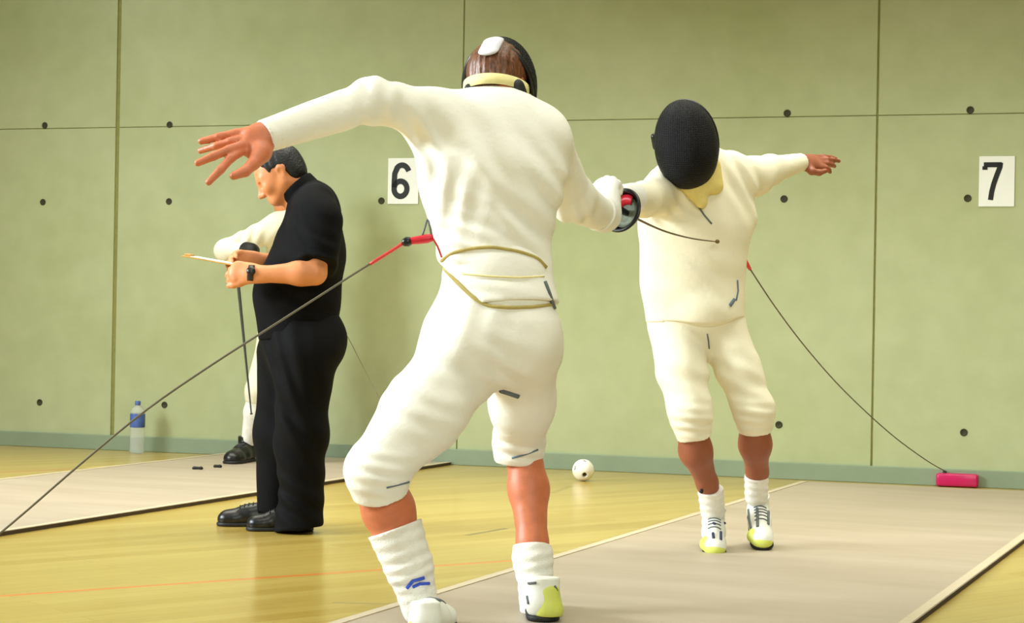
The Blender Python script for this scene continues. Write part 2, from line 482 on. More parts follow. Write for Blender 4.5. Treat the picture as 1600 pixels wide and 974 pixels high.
def hand(B, w, f, n, length=0.185, curl=(0.3, 0.4, 0.3), spread=0.08, thumb=(0.7, 0.7, -0.2), side=1, thick=1.0, k=0.008, tips=None, thumbpts=None):
    """palm, four fingers and a thumb; f fingers' way, n back of the hand, thumb on side * (f x n)"""
    f = unit(f); n = unit(n - f * (np.asarray(n) @ f)); s = np.cross(f, n) * side
    w = np.asarray(w, float); u = length / 0.185
    L = lambda a, b, c: w + u * (f * a + s * b + n * c)
    B.limb(L(-0.03, 0, 0), L(0.02, 0, 0), 0.027 * thick * u, 0.028 * thick * u, 0.02, flat=n, ratio=0.75)
    B.limb(L(0.02, 0.008, 0), L(0.078, 0.014, 0), 0.03 * u, 0.031 * u, 0.02, flat=n, ratio=0.45 * thick)
    B.limb(L(0.02, -0.008, 0), L(0.075, -0.02, 0), 0.028 * u, 0.027 * u, 0.02, flat=n, ratio=0.45 * thick)
    lens = (0.074, 0.084, 0.077, 0.060); ys = (0.033, 0.011, -0.011, -0.031); x0 = (0.088, 0.094, 0.09, 0.08)
    for i in range(4):
        base = L(x0[i] - 0.012, ys[i], 0)
        dirv = unit(f + s * spread * (1.5 - i)); ang = 0.0; p = base; r = (0.0098, 0.0098, 0.0092, 0.0085)[i] * u * thick
        pts = [p]
        if tips is not None:
            t = np.asarray(tips[i], float); mid1 = base + (t - base) * 0.45 + n * 0.008 * u; mid2 = base + (t - base) * 0.75 + n * 0.006 * u
            pts += [mid1, mid2, t]
        else:
            for seg, c in zip((0.45, 0.30, 0.25), curl):
                ang += c
                p = p + u * lens[i] * 1.1 * seg * (dirv * math.cos(ang) - n * math.sin(ang)); pts.append(p)
        rr = [r * 1.1, r * 1.02, r * 0.92, r * 0.78]
        for j in range(3): B.limb(pts[j], pts[j + 1], rr[j], rr[j + 1], k)
    tb = L(0.028, 0.026, -0.006)
    if thumbpts is None:
        td = unit(f * thumb[0] + s * thumb[1] + n * thumb[2]); td2 = unit(f * (thumb[0] + 0.4) + s * thumb[1] * 0.5 + n * thumb[2])
        p1 = tb + td * 0.034 * u; p2 = p1 + unit(td + td2) * 0.03 * u; p3 = p2 + td2 * 0.022 * u
    else:
        p1, p2, p3 = [np.asarray(q, float) for q in thumbpts]
    B.limb(L(0.012, 0.012, -0.003), p1, 0.019 * u * thick, 0.0135 * u * thick, 0.012)
    B.limb(p1, p2, 0.0125 * u * thick, 0.0115 * u * thick, k); B.limb(p2, p3, 0.0112 * u * thick, 0.0092 * u * thick, k)

def head(B, c, fwd, up, sc=1.0):
    """a head with brow, nose, lips, chin, ears and eye hollows; c is the middle of the skull"""
    f = unit(fwd); u = unit(np.asarray(up) - f * (np.asarray(up) @ f)); s = np.cross(f, u)
    L = lambda a, b, d: np.asarray(c) + sc * (f * a + s * b + u * d)
    ax = (f, s, u)
    B.blob(c, (0.098 * sc, 0.077 * sc, 0.092 * sc), ax, 0.02)
    B.blob(L(0.035, 0, -0.055), (0.058 * sc, 0.060 * sc, 0.068 * sc), ax, 0.04)
    B.blob(L(0.070, 0, -0.112), (0.022 * sc, 0.026 * sc, 0.018 * sc), ax, 0.035)
    for q in (-1, 1):
        B.limb(L(0.0, q * 0.052, -0.07), L(0.062, q * 0.02, -0.112), 0.022 * sc, 0.016 * sc, 0.03)
        B.limb(L(0.088, q * 0.010, -0.016), L(0.075, q * 0.045, -0.012), 0.010 * sc, 0.009 * sc, 0.02)
        B.blob(L(0.072, q * 0.043, -0.055), (0.02 * sc, 0.02 * sc, 0.02 * sc), ax, 0.03)
    for q in (-1, 1):
        B.blob(L(0.095, q * 0.031, -0.035), 0.013 * sc, None, 0.016, 's')
        B.blob(L(0.078, q * 0.031, -0.035), 0.0125 * sc, None, 0.004)
    B.limb(L(0.092, 0, -0.03), L(0.113, 0, -0.068), 0.009 * sc, 0.013 * sc, 0.014)
    for q in (-1, 1): B.blob(L(0.103, q * 0.012, -0.072), 0.0085 * sc, None, 0.008)
    B.limb(L(0.088, -0.017, -0.093), L(0.088, 0.017, -0.093), 0.007 * sc, 0.007 * sc, 0.008)
    B.limb(L(0.085, -0.014, -0.104), L(0.085, 0.014, -0.104), 0.008 * sc, 0.008 * sc, 0.008)
    for q in (-1, 1):
        B.limb(L(-0.012, q * 0.080, -0.012), L(-0.002, q * 0.076, -0.062), 0.020 * sc, 0.011 * sc, 0.006, flat=s, ratio=0.4)
        B.blob(L(-0.002, q * 0.088, -0.03), (0.011 * sc, 0.008 * sc, 0.017 * sc), ax, 0.006, 's')

def shoe(root, heel, fwd, side=None, up=None, L=0.285, mat='shoe', sole='rubber', name='shoe', high=0.105, lime=None, width=1.0):
    """a sports shoe: upper, sole and laces; heel is the point of the ground below its back"""
    f = unit(fwd); u = np.array([0, 0, 1.0]) if up is None else np.asarray(up, float)
    u = unit(u - f * (u @ f)); s = np.cross(f, u)
    Q = lambda a, b, c: np.asarray(heel, float) + f * a + s * b + u * c
    b = Body()
    b.limb(Q(0.04, 0, 0.045), Q(0.13, 0, 0.042), 0.036 * width, 0.040 * width, 0.02)
    b.limb(Q(0.13, 0, 0.042), Q(L - 0.05, 0.0, 0.03), 0.041 * width, 0.038 * width, 0.03)
    b.limb(Q(L - 0.07, -0.004, 0.03), Q(L - 0.045, -0.004, 0.028), 0.043 * width, 0.040 * width, 0.02, flat=u, ratio=0.75)
    b.limb(Q(0.045, 0, 0.05), Q(0.05, 0, high), 0.040 * width, 0.041 * width, 0.03, cut1=True)
    b.limb(Q(0.10, 0, 0.065), Q(0.16, 0, 0.06), 0.028 * width, 0.022 * width, 0.03)
    b.plane(Q(0, 0, 0.014), -u)
    o = b.build(name, 0.005, mat, root)
    so = Body()
    so.limb(Q(0.038, 0, 0.009), Q(L - 0.045, -0.003, 0.009), 0.041 * width, 0.046 * width, 0.004)
    so.plane(Q(0, 0, 0.018), u, 0.004); so.plane(Q(0, 0, 0.0), -u, 0.004)
    so.build('sole', 0.005, sole, o)
    sk = Skin(o)
    V = []; F = []
    for i in range(5):
        a = 0.105 + i * 0.018
        pts = []
        for t in np.linspace(-0.024, 0.024, 7):
            loc, n, k, d = sk.t.ray_cast(Vector(Q(a, t, 0.2)), Vector(-u))
            if loc is not None: pts.append(np.array(loc + n * 0.001))
        if len(pts) > 3:
            V, F = join((V, F), tube(pts, 0.0028, 6))
    if V: mesh_obj('laces', V, F, MAT['greytrim'] if mat == 'shoe' else MAT['leather'], o)
    return o, Q

# ------------------------------------------------------------------ setting: floor, wall, pistes
wa = G(0, 696); wb = G(1600, 765)
wdir = unit(wb - wa); wnor = np.array([wdir[1], -wdir[0], 0])      # towards the camera
worg = wa + wdir * ((0 - wa[0]) / wdir[0])
def W(s, z, off=0.0): return worg + wdir * s + wnor * off + np.array([0, 0, z])
def wpix(px, py, off=0.0):
    r = ray(px, py)
    o = worg + wnor * off
    t = ((o - CAMP) @ wnor) / (r @ wnor)
    p = CAMP + r * t
    return float((p - worg) @ wdir), float(p[2])
WM = Matrix.Identity(4)
for i in range(3):
    WM[i][0] = wdir[i]; WM[i][1] = -wnor[i]; WM[i][2] = (0, 0, 1)[i]; WM[i][3] = worg[i]     # local x along, y into the wall, z up

S0, S1, ZT = -9.0, 9.0, 6.2
vj = [wpix(180, 400)[0], wpix(724, 100)[0], wpix(1369, 300)[0]]
zj = 0.5 * (wpix(100, 200)[1] + wpix(1200, 184)[1])
gaps = {0: 0.024, 1: 0.007, 2: 0.010}
stepw = (vj[2] - vj[0]) / 2
js = [(vj[0] - 2 * stepw, .01), (vj[0] - stepw, .01), (vj[0], .026), (vj[1], .006), (vj[2], .011), (vj[2] + stepw, .01), (vj[2] + 2 * stepw, .01)]
bm = bmesh.new()
zs = [(0.0, zj - 0.002), (zj + 0.002, zj + 2.4), (zj + 2.406, ZT)]
edges = [(S0, 0)] + js + [(S1, 0)]
for (a, ga), (b, gb) in zip(edges[:-1], edges[1:]):
    for z0, z1 in zs:
        box_bm(bm, ((a + ga / 2 + b - gb / 2) / 2, 0.1, (z0 + z1) / 2), (b - gb / 2 - a - ga / 2, 0.2, z1 - z0), 0.004, WM)
wall = bm_obj('wall_back', bm, 'wall'); wall['kind'] = 'structure'
bm = bmesh.new(); box_bm(bm, ((S0 + S1) / 2, 0.0935, ZT / 2), (S1 - S0, 0.17, ZT - 0.02), 0, WM)
jo = bm_obj('trim_1', bm, 'gap'); jo['kind'] = 'structure'
bm = bmesh.new(); box_bm(bm, ((S0 + S1) / 2, -0.010, 0.048), (S1 - S0, 0.020, 0.096), 0.004, WM)
bb = bm_obj('baseboard_back', bm, 'board_base'); bb['kind'] = 'structure'

# plugs in the formwork holes of the concrete
for px, py in [(70, 196), (265, 195), (67, 316), (264, 315), (596, 314), (62, 629), (257, 633), (1230, 177), (1516, 172),
               (1225, 311), (1512, 310), (1217, 664), (1506, 676)]:
    s, z = wpix(px, py)
    V, F = lathe([(0.0, 0.0008), (0.012, 0.0008), (0.015, 0.004), (0.019, 0.0045), (0.021, 0.002), (0.021, -0.01)], W(s, z), wnor, 20)
    F.append(tuple(range(20)))
    mesh_obj('tie_hole_plug', V, F, 'hole', wall)

lines = [
    (G(-60, 936), G(1010, 862), 0.030, rgb(222, 120, 52), 0.9),
    (G(-60, 742), G(112, 733), 0.035, rgb(196, 92, 52), 0.8),
    (G(135, 731), G(232, 724), 0.05, rgb(240, 208, 96), 0.7),
    (G(-60, 757), G(80, 748), 0.05, rgb(240, 212, 110), 0.6),
    (G(728, 837), G(792, 826), 0.030, rgb(112, 92, 40), 0.85),
    (G(520, 942), G(625, 945), 0.022, rgb(140, 122, 78), 0.7),
    (G(520, 834), G(580, 829), 0.030, rgb(170, 140, 60), 0.6),
    (G(862, 771), G(892, 760), 0.035, rgb(150, 130, 50), 0.6),
]
fd = G(560, 885) - G(0, 932)
MAT['floor'] = floor_mat(lines, math.atan2(fd[1], fd[0]))
bm = bmesh.new(); box_bm(bm, (0, 6, -0.05), (22, 18, 0.1))
fl = bm_obj('floor', bm, 'floor'); fl['kind'] = 'structure'

def piste(edge_near_l, edge_pt2, width, side, label, back):
    """a mat running along PDIR from near the camera to the back wall"""
    e = np.asarray(edge_near_l)
    T = 0.016
    def hit(p, gap):   # where the line through p along PDIR meets the wall, short of it by gap
        o = worg + wnor * gap
        return p + PDIR * (((o - p) @ wnor) / (PDIR @ wnor))
    a = e; b = e + PNOR * width * side
    a1 = hit(a, back); b1 = hit(b, back)
    a0 = a - PDIR * ((a - G(540, 974)) @ PDIR + 6.0); b0 = b - PDIR * ((b - G(540, 974)) @ PDIR + 6.0)
    root = None
    V = []; F = []
    nn = 24
    for i in range(nn + 1):
        t = i / nn
        for p, q in ((a0, a1), (b0, b1)):
            x = p + (q - p) * t
            V.append((x[0], x[1], 0.0005)); V.append((x[0], x[1], T))
    for i in range(nn):
        k = 4 * i
        F += [(k + 1, k + 3, k + 7, k + 5), (k, k + 4, k + 6, k + 2), (k, k + 1, k + 5, k + 4), (k + 2, k + 6, k + 7, k + 3)]
    F += [(0, 2, 3, 1), (4 * nn, 4 * nn + 1, 4 * nn + 3, 4 * nn + 2)]
    o = mesh_obj('fencing_piste', V, F, 'piste', None, False)
    tag(o, label, 'piste')
    o.data.materials.append(MAT['edge_shade'])
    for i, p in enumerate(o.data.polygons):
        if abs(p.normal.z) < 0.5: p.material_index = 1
    bm = bmesh.new()
    for p, q, sg in ((a0, a1, 1), (b0, b1, -1)):
        c0 = p + PNOR * side * sg * 0.020; c1 = q + PNOR * side * sg * 0.020
        m = Matrix.Translation(Vector((c0 + c1) / 2)) @ Matrix.Rotation(math.atan2(PDIR[1], PDIR[0]), 4, 'Z')
        box_bm(bm, (0, 0, T + 0.001), (float(np.linalg.norm(c1 - c0)), 0.035, 0.003), 0, m)
    lab(bm_obj('edge_tape', bm, 'piste_edge', o), 'pale tape along both edges')
    return o
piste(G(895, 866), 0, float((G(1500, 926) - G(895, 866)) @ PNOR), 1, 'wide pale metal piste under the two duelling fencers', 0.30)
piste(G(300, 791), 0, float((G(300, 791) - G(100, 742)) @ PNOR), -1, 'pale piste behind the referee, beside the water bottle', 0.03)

# ------------------------------------------------------------------ number signs on the wall
def sign(px0, py0, px1, py1, strokes, label, w):
    s0, z0 = wpix(px0, py1); s1, z1 = wpix(px1, py0)
    bm = bmesh.new(); box_bm(bm, ((s0 + s1) / 2, -0.004, (z0 + z1) / 2), (s1 - s0, 0.005, z1 - z0), 0.001, WM)
    o = bm_obj('number_sign', bm, 'paper'); tag(o, label, 'sign')
    Wd, H = s1 - s0, z1 - z0
    V = []; F = []
    for pts in strokes:
        P2 = [np.array((s0 + x * Wd, z0 + y * H)) for x, y in pts]
        n = len(P2); base = len(V); closed = np.linalg.norm(P2[0] - P2[-1]) < 1e-6
        for i, p in enumerate(P2):
            a = P2[i - 1] if i else (P2[-2] if closed else p); b = P2[i + 1] if i < n - 1 else (P2[1] if closed else p)
            t = unit(b - a); nn = np.array((-t[1], t[0]))
            t1 = unit(p - a) if np.linalg.norm(p - a) > 0 else t
            miter = 1 / max(0.55, abs(nn @ np.array((-t1[1], t1[0]))))
            for sg in (-1, 1):
                q = p + nn * sg * w * Wd / 2 * miter
                V.append(W(q[0], q[1], 0.0068)); V.append(W(q[0], q[1], 0.0085))
        for i in range(n - 1):
            k = base + 4 * i
            F += [(k + 1, k + 3, k + 7, k + 5), (k, k + 1, k + 5, k + 4), (k + 2, k + 6, k + 7, k + 3), (k, k + 4, k + 6, k + 2)]
        F += [(base, base + 2, base + 3, base + 1), tuple(base + 4 * (n - 1) + j for j in (0, 1, 3, 2))]
    mesh_obj('numeral', V, F, 'ink', o, False)
    return o
def arc(cx, cy, rx, ry, a0, a1, n=20):
    return [(cx + rx * math.cos(R(a0 + (a1 - a0) * i / n)), cy + ry * math.sin(R(a0 + (a1 - a0) * i / n))) for i in range(n + 1)]
six = [arc(0.42, 0.33, 0.21, 0.165, 0, 360, 32), arc(0.46, 0.60, 0.25, 0.245, 28, 128, 14) + [(0.225, 0.66), (0.212, 0.5), (0.21, 0.36)]]
sign(606, 247, 655, 319, six, 'paper number six sign beside the near fencer, partly covered by the white jacket', 0.17)
seven = [[(0.13, 0.83), (0.64, 0.83)], [(0.60, 0.87), (0.585, 0.78), (0.50, 0.62), (0.42, 0.45), (0.365, 0.29), (0.335, 0.13)], [(0.165, 0.80), (0.165, 0.73)]]
sign(1529, 244, 1586, 323, seven, 'paper number seven sign on bare wall far to the right', 0.145)

# ------------------------------------------------------------------ bottle, ball, reel
def bottle():
    c = G(214, 709)
    k = 82 * c[1] / FPX / 0.33
    root = empty('water_bottle', c, 'clear water bottle with blue label standing by the wall', 'bottle')
    pr = [(0.0, 0.004), (0.03, 0.0), (0.044, 0.006), (0.046, 0.02), (0.044, 0.03), (0.046, 0.04), (0.044, 0.075), (0.046, 0.085), (0.044, 0.12), (0.046, 0.13),
          (0.045, 0.16), (0.046, 0.25), (0.040, 0.275), (0.022, 0.298), (0.0145, 0.303), (0.0145, 0.315), (0.0, 0.316)]
    V, F = lathe([(r * k, h * k) for r, h in pr], c, (0, 0, 1), 32); mesh_obj('bottle_body', V, F, 'water', root)
    V, F = lathe([(0.0464 * k, 0.165 * k), (0.0472 * k, 0.168 * k), (0.0472 * k, 0.247 * k), (0.0464 * k, 0.25 * k)], c, (0, 0, 1), 32)
    lab(mesh_obj('paper_label', V, F, 'labelblue', root), 'blue label around the upper half')
    V, F = lathe([(0.0, 0.305 * k), (0.017 * k, 0.305 * k), (0.018 * k, 0.308 * k), (0.018 * k, 0.328 * k), (0.015 * k, 0.331 * k), (0.0, 0.331 * k)], c, (0, 0, 1), 20)
    lab(mesh_obj('bottle_cap', V, F, 'capblue', root), 'blue screw cap')
bottle()

def ball():
    c = G(911, 752); r = 17.0 * c[1] / FPX
    c = c + np.array([0, 0, r])
    bm = bmesh.new(); bmesh.ops.create_icosphere(bm, subdivisions=5, radius=r)
    dirs = [unit((0.12, -0.95, -0.42)), unit((-0.85, -0.4, 0.2)), unit((0.2, -0.3, 0.93)), unit((0.95, 0.1, 0.2)), unit((-0.3, 0.9, 0.2)), unit((-0.25, 0.2, -0.95)), unit((0.3, 0.7, 0.6))]
    V = []
    for v in bm.verts:
        n = np.array(v.co.normalized()); q = r
        for d in dirs:
            a = math.acos(max(-1, min(1, float(n @ d))))
            if a < 0.26: q = min(q, r - 0.014 * (1 - max(0, (a - 0.2)) / 0.06 if a > 0.2 else 1))
        v.co = Vector(n * q + c)
    hole = [f.index for f in bm.faces if (f.calc_center_median() - Vector(c)).length < r - 0.008]
    o = bm_obj('ball', bm, 'ballwhite', None, True); tag(o, 'small white ball with dark finger hole lying near the wall', 'ball')
    o.data.materials.append(MAT['hole'])
    for i in hole: o.data.polygons[i].material_index = 1
ball()

def reel():
    c = G(1495, 762)
    k = c[1] / FPX
    m = Matrix.Translation(Vector(c)) @ Matrix.Rotation(math.atan2(wdir[1], wdir[0]), 4, 'Z')
    root = empty('cable_reel', c, 'magenta cable reel box on the floor by the wall', 'cable reel')
    bm = bmesh.new(); box_bm(bm, (0, 0.07, 11 * k), (64 * k, 0.15, 20 * k), 0.012, m)
    bm_obj('reel_case', bm, 'magenta', root, True)
    for x in (-0.085, 0.085):
        for y in (0.02, 0.12):
            bm = bmesh.new(); box_bm(bm, (x, y, 0.004), (0.025, 0.025, 0.008), 0.002, m); bm_obj('rubber_foot', bm, 'rubber', root)
    V, F = lathe([(0.0, 0.012), (0.007, 0.012), (0.010, 0.008), (0.012, 0.0)], np.array(m @ Vector((-20 * k, 0.04, 21 * k))), (0, 0, 1), 14)
    mesh_obj('cable_outlet', V, F, 'plastic', root)
    return np.array(m @ Vector((-20 * k, 0.04, 24 * k)))
REEL = reel()

# dark scraps lying on the far piste
for (px, py, l), t in (((310, 735, 0.05), 'larger dark scrap lying on the far piste'), ((341, 732, 0.035), 'smaller dark scrap on the far piste, nearer the black shoe')):
    c = G(px, py, 0.012)
    b = Body(); b.limb(c + (-l * .5, 0, 0.010), c + (l * .35, 0.01, 0.010), 0.011, 0.008, 0.01); b.blob(c + (l * .3, -0.01, 0.012), 0.011, None, 0.01)
    b.plane(c + (0, 0, 0.0008), (0, 0, -1), 0.002)
    tag(b.build('rubber_scrap', 0.004, 'rubber'), t, 'scrap')

# ------------------------------------------------------------------ swords
def epee(tip_pts, grip_end, label, blade='blade', guard_r=0.0675, red=False, n=40, thick=1.0):
    """tip_pts run from the guard to the point; grip_end is the far end of the handle"""
    g = np.asarray(tip_pts[0], float); d = unit(g - np.asarray(grip_end))
    root = empty('epee', g, label, 'sword')
    L = len(tip_pts)
    V, F = tube(tip_pts, [thick * (0.0052 - 0.0032 * i / (L - 1)) for i in range(L)], 8, 6); mesh_obj('blade', V, F, blade, root)
    V, F = lathe([(0.003, 0.0), (0.008, 0.002), (0.008, 0.01), (0.003, 0.011)], np.asarray(tip_pts[-1]) - d * 0.005, unit(np.asarray(tip_pts[-1]) - np.asarray(tip_pts[-2])), 10)
    mesh_obj('point', V, F, blade, root)
    R0 = guard_r
    pr = [(0.008, 0.012), (R0 * .5, 0.006), (R0 * .8, -0.006), (R0 * .95, -0.022), (R0 + (.004 if red else 0), -0.034), (R0 + (.008 if red else .002), -0.038), (R0 + (.007 if red else -.001), -0.043), (R0 - .003, -0.043),
          (R0 - .005, -0.036), (R0 * .92, -0.022), (R0 * .76, -0.009), (R0 * .45, 0.002), (0.008, 0.006)]
    V, F = lathe(pr, g, d, n)
    go = mesh_obj('guard', V, F, 'plastic' if red else 'steel', root)
    V, F = lathe([(0.008, 0.0), (R0 * .45, -0.002), (R0 * .74, -0.012), (R0 * .78, -0.018), (R0 * .45, -0.008), (0.008, -0.006)], g, d, n)
    po = mesh_obj('guard_pad', V, F, 'padgrey' if red else 'rubber', go)
    if red:
        ax = unit(np.cross(d, [0, 0, 1.0])); up = unit(np.cross(ax, d))
        V = []; F = []
        for i in range(13):
            w = R(62 + 70 * i / 12)
            for rr, hh in ((R0 * .42, -0.010), (R0 * .86, -0.026)):
                V.append(g + d * hh + rr * (math.cos(w) * ax + math.sin(w) * up))
                V.append(g + d * (hh + 0.003) + rr * (math.cos(w) * ax + math.sin(w) * up))
        for i in range(12):
            k = 4 * i; F += [(k, k + 2, k + 6, k + 4), (k + 1, k + 5, k + 7, k + 3), (k, k + 4, k + 5, k + 1), (k + 2, k + 3, k + 7, k + 6)]
        F += [(0, 1, 3, 2), (48, 50, 51, 49)]
        lab(mesh_obj('guard_lining', V, F, 'red', go), 'red patch inside the guard')
    V, F = tube([g - d * 0.004, (g + grip_end) / 2, grip_end], [0.010, 0.013, 0.011], 10, 4); mesh_obj('grip', V, F, 'plastic', root)
    b = Body(); b.blob(np.asarray(grip_end), 0.015); mesh = b.build('pommel', 0.004, 'steel', root)
    return root

X = np.array([1.0, 0, 0]); Y = np.array([0, 1.0, 0]); Z = np.array([0, 0, 1.0])

# ------------------------------------------------------------------ the near fencer, seen from behind
def near_fencer():
    base = G(765, 985)
    root = empty('person', base, 'person in white fencing kit seen from behind, left arm flung out, mask on, lunging', 'person')
    # joints
    waist = P(772, 405, 5.62); pel = P(775, 500, 5.62); chest = P(768, 275, 5.63); upper = P(770, 200, 5.65); neck = P(780, 150, 5.68)
    shL = P(672, 180, 5.60); elL = P(582, 157, 5.42); wrL = P(424, 210, 5.20)
    shR = P(846, 222, 5.66); elR = P(893, 310, 5.90); wrR = P(940, 335, 6.15)
    hipL = P(730, 556, 5.60); knL = P(588, 735, 5.40); anL = P(654, 938, 5.45)
    hipR = P(822, 558, 5.66); knR = P(811, 692, 5.92); anR = P(840, 922, 5.78)
    hc = P(777, 121, 5.74)
    # body
    b = Body()
    hf = unit((0.28, 0.95, -0.22)); hu = unit((0.03, 0.25, 0.97))
    head(b, hc, hf, hu, 1.0)
    b.limb(hc - Z * 0.05 - Y * 0.01, neck, 0.055, 0.06, 0.03)
    b.limb(chest, waist, 0.15, 0.12, 0.05, flat=Y, ratio=0.6); b.limb(waist, pel, 0.12, 0.14, 0.05, flat=Y, ratio=0.7)
    b.limb(shL, shR, 0.05, 0.05, 0.05)
    b.limb(shL, elL, 0.05, 0.042); b.limb(elL, wrL, 0.040, 0.027)
    b.limb(shR, elR, 0.05, 0.042); b.limb(elR, wrR, 0.040, 0.027)
    b.limb(hipL, knL, 0.085, 0.06); b.limb(hipR, knR, 0.085, 0.06)
    # left shin: bulge of the calf, then the ankle
    c1 = P(607, 798, 5.46)
    b.limb(P(592, 752, 5.43), c1, 0.068, 0.072, 0.03); b.limb(c1, P(632, 865, 5.455), 0.071, 0.052, 0.03); b.limb(P(632, 865, 5.455), anL, 0.052, 0.040, 0.03)
    c2 = P(826, 765, 5.90)
    b.limb(P(818, 705, 5.93), c2, 0.056, 0.059, 0.03); b.limb(c2, P(832, 850, 5.82), 0.059, 0.044, 0.03); b.limb(P(832, 850, 5.82), anR, 0.044, 0.034, 0.03)
    for a, f in ((anL, unit((0.25, 1, 0))), (anR, unit((0.2, 1, 0)))):
        b.limb(a, a + f * 0.08 - Z * 0.03, 0.034, 0.028, 0.03)
    # left hand, open, palm to the camera
    hn = unit((0.1, 1, 0.1)); kk = 0.005
    b.limb(P(428, 211, 5.20), P(408, 215, 5.19), 0.033, 0.036, 0.02, flat=hn, ratio=0.75)
    b.limb(P(408, 211, 5.19), P(391, 214, 5.18), 0.031, 0.025, 0.015, flat=hn, ratio=0.5)
    b.limb(P(402, 225, 5.18), P(388, 230, 5.17), 0.033, 0.027, 0.015, flat=hn, ratio=0.5)
    for pts, r0 in (([(386, 205, 5.19), (366, 209, 5.19), (342, 214, 5.19), (314, 221, 5.20)], 0.0125),
                    ([(380, 217, 5.18), (360, 221, 5.17), (338, 228, 5.18), (313, 236, 5.21)], 0.0115),
                    ([(378, 227, 5.16), (358, 234, 5.14), (334, 244, 5.13), (309, 255, 5.12)], 0.0130),
                    ([(378, 236, 5.16), (360, 248, 5.13), (345, 265, 5.11), (326, 285, 5.10)], 0.0125)):
        q4 = [P(*x) for x in pts]
        for i in range(3): b.limb(q4[i], q4[i + 1], r0 * (1.0, 0.96, 0.90)[i], r0 * (0.98, 0.90, 0.74)[i], kk)
    q4 = [P(408, 240, 5.16), P(396, 256, 5.13), P(383, 268, 5.11), P(365, 275, 5.10)]
    b.limb(q4[0], q4[1], 0.027, 0.018, 0.025); b.limb(q4[1], q4[2], 0.0165, 0.0145, kk); b.limb(q4[2], q4[3], 0.0145, 0.0115, kk)
    body = b.build('body', 0.0045, 'skin_hand', root)
    # jacket
    j = Body()
    j.limb(P(770, 240, 5.64), chest, 0.176, 0.196, 0.06, flat=Y, ratio=0.62)
    j.limb(chest, waist, 0.196, 0.149, 0.06, flat=Y, ratio=0.66)
    j.limb(waist, P(777, 481, 5.60), 0.149, 0.184, 0.05, flat=Y, ratio=0.76, cut1=True)
    j.limb(P(690, 185, 5.62), P(838, 208, 5.66), 0.074, 0.080, 0.05)
    j.limb(P(742, 184, 5.64), P(800, 188, 5.66), 0.066, 0.066, 0.06)
    j.limb(neck - Z * 0.05, neck - Z * 0.008 + Y * 0.01, 0.072, 0.060, 0.03, cut1=True)
    j.limb(shL + (0.01, 0, 0), elL, 0.076, 0.062, 0.05); j.limb(elL, P(411, 214, 5.195), 0.060, 0.046, 0.03, cut1=True)
    j.limb(P(664, 190, 5.60), P(686, 248, 5.60), 0.048, 0.045, 0.06)
    j.limb(shR, elR, 0.084, 0.070, 0.05); j.limb(elR, P(934, 333, 6.12), 0.070, 0.055, 0.03, cut1=True)
    c45 = P(728, 450, 5.6); n45 = unit((-0.66, 0, -0.75)); zc = float(P(700, 405, 5.6)[2])
    cf = c45.astype(np.float32); nf = n45.astype(np.float32)
    j.P.append((lambda p: np.maximum(-((p - cf) @ nf), p[..., 2] - zc), 0.004, 's'))
    j.wave = (0.0012, 14)
    j.fold(P(640, 205, 5.55), unit((0.8, 0, 0.5)), 0.07, 0.007, 0.13)
    j.fold(P(590, 165, 5.38), unit((0.95, 0, -0.25)), 0.06, 0.004, 0.10)
    j.fold(P(800, 340, 5.52), unit((0.55, 0, 0.8)), 0.09, 0.005, 0.16)
    j.fold(P(720, 375, 5.52), unit((0.2, 0, 1)), 0.05, 0.004, 0.10); j.fold(P(760, 250, 5.5), unit((0.8, 0, 0.35)), 0.12, 0.005, 0.15); j.fold(P(700, 300, 5.5), unit((0.9, 0, -0.3)), 0.08, 0.005, 0.10)
    j.fold(P(850, 270, 5.60), unit((0.7, 0, 0.7)), 0.08, 0.005, 0.12)
    j.fold(P(905, 335, 5.9), unit((0.8, 0, 0.3)), 0.05, 0.004, 0.09)
    j.fold(P(780, 440, 5.5), unit((0.0, 0, 1)), 0.06, 0.003, 0.10)
    jk = j.build('jacket', 0.0055, 'cloth', root); lab(jk, 'white long sleeved fencing jacket with khaki piping')
    # breeches
    q = Body()
    q.limb(P(775, 440, 5.60), P(774, 500, 5.60), 0.160, 0.185, 0.05, flat=Y, ratio=0.76)
    q.limb(P(726, 528, 5.59), P(816, 528, 5.63), 0.118, 0.100, 0.05)
    q.blob(P(730, 540, 5.52), 0.100, None, 0.06); q.blob(P(816, 540, 5.56), 0.088, None, 0.06)
    q.limb(hipL, P(660, 645, 5.49), 0.122, 0.113, 0.06); q.limb(P(660, 645, 5.49), knL, 0.113, 0.085, 0.05)
    q.limb(knL, P(595, 772, 5.43), 0.085, 0.080, 0.03, cut1=True)
    q.limb(hipR, P(816, 630, 5.80), 0.100, 0.092, 0.06); q.limb(P(816, 630, 5.80), knR, 0.092, 0.076, 0.05)
    q.limb(knR, P(810, 722, 5.93), 0.076, 0.072, 0.03, cut1=True)
    q.wave = (0.0015, 17)
    q.fold(P(665, 640, 5.40), unit((0.25, 0, 1)), 0.065, 0.0028, 0.17)
    q.fold(P(780, 590, 5.50), unit((0.5, 0, 1)), 0.07, 0.004, 0.13)
    q.fold(P(590, 745, 5.33), unit((0.1, 0, 1)), 0.04, 0.004, 0.08)
    q.fold(P(812, 700, 5.85), unit((0.1, 0, 1)), 0.04, 0.004, 0.08)
    q.fold(P(740, 500, 5.47), unit((0.9, 0, -0.4)), 0.09, 0.003, 0.12)
    br = q.build('breeches', 0.0055, 'cloth', root); lab(br, 'white knee length fencing breeches')
    sk = Skin(jk, br)
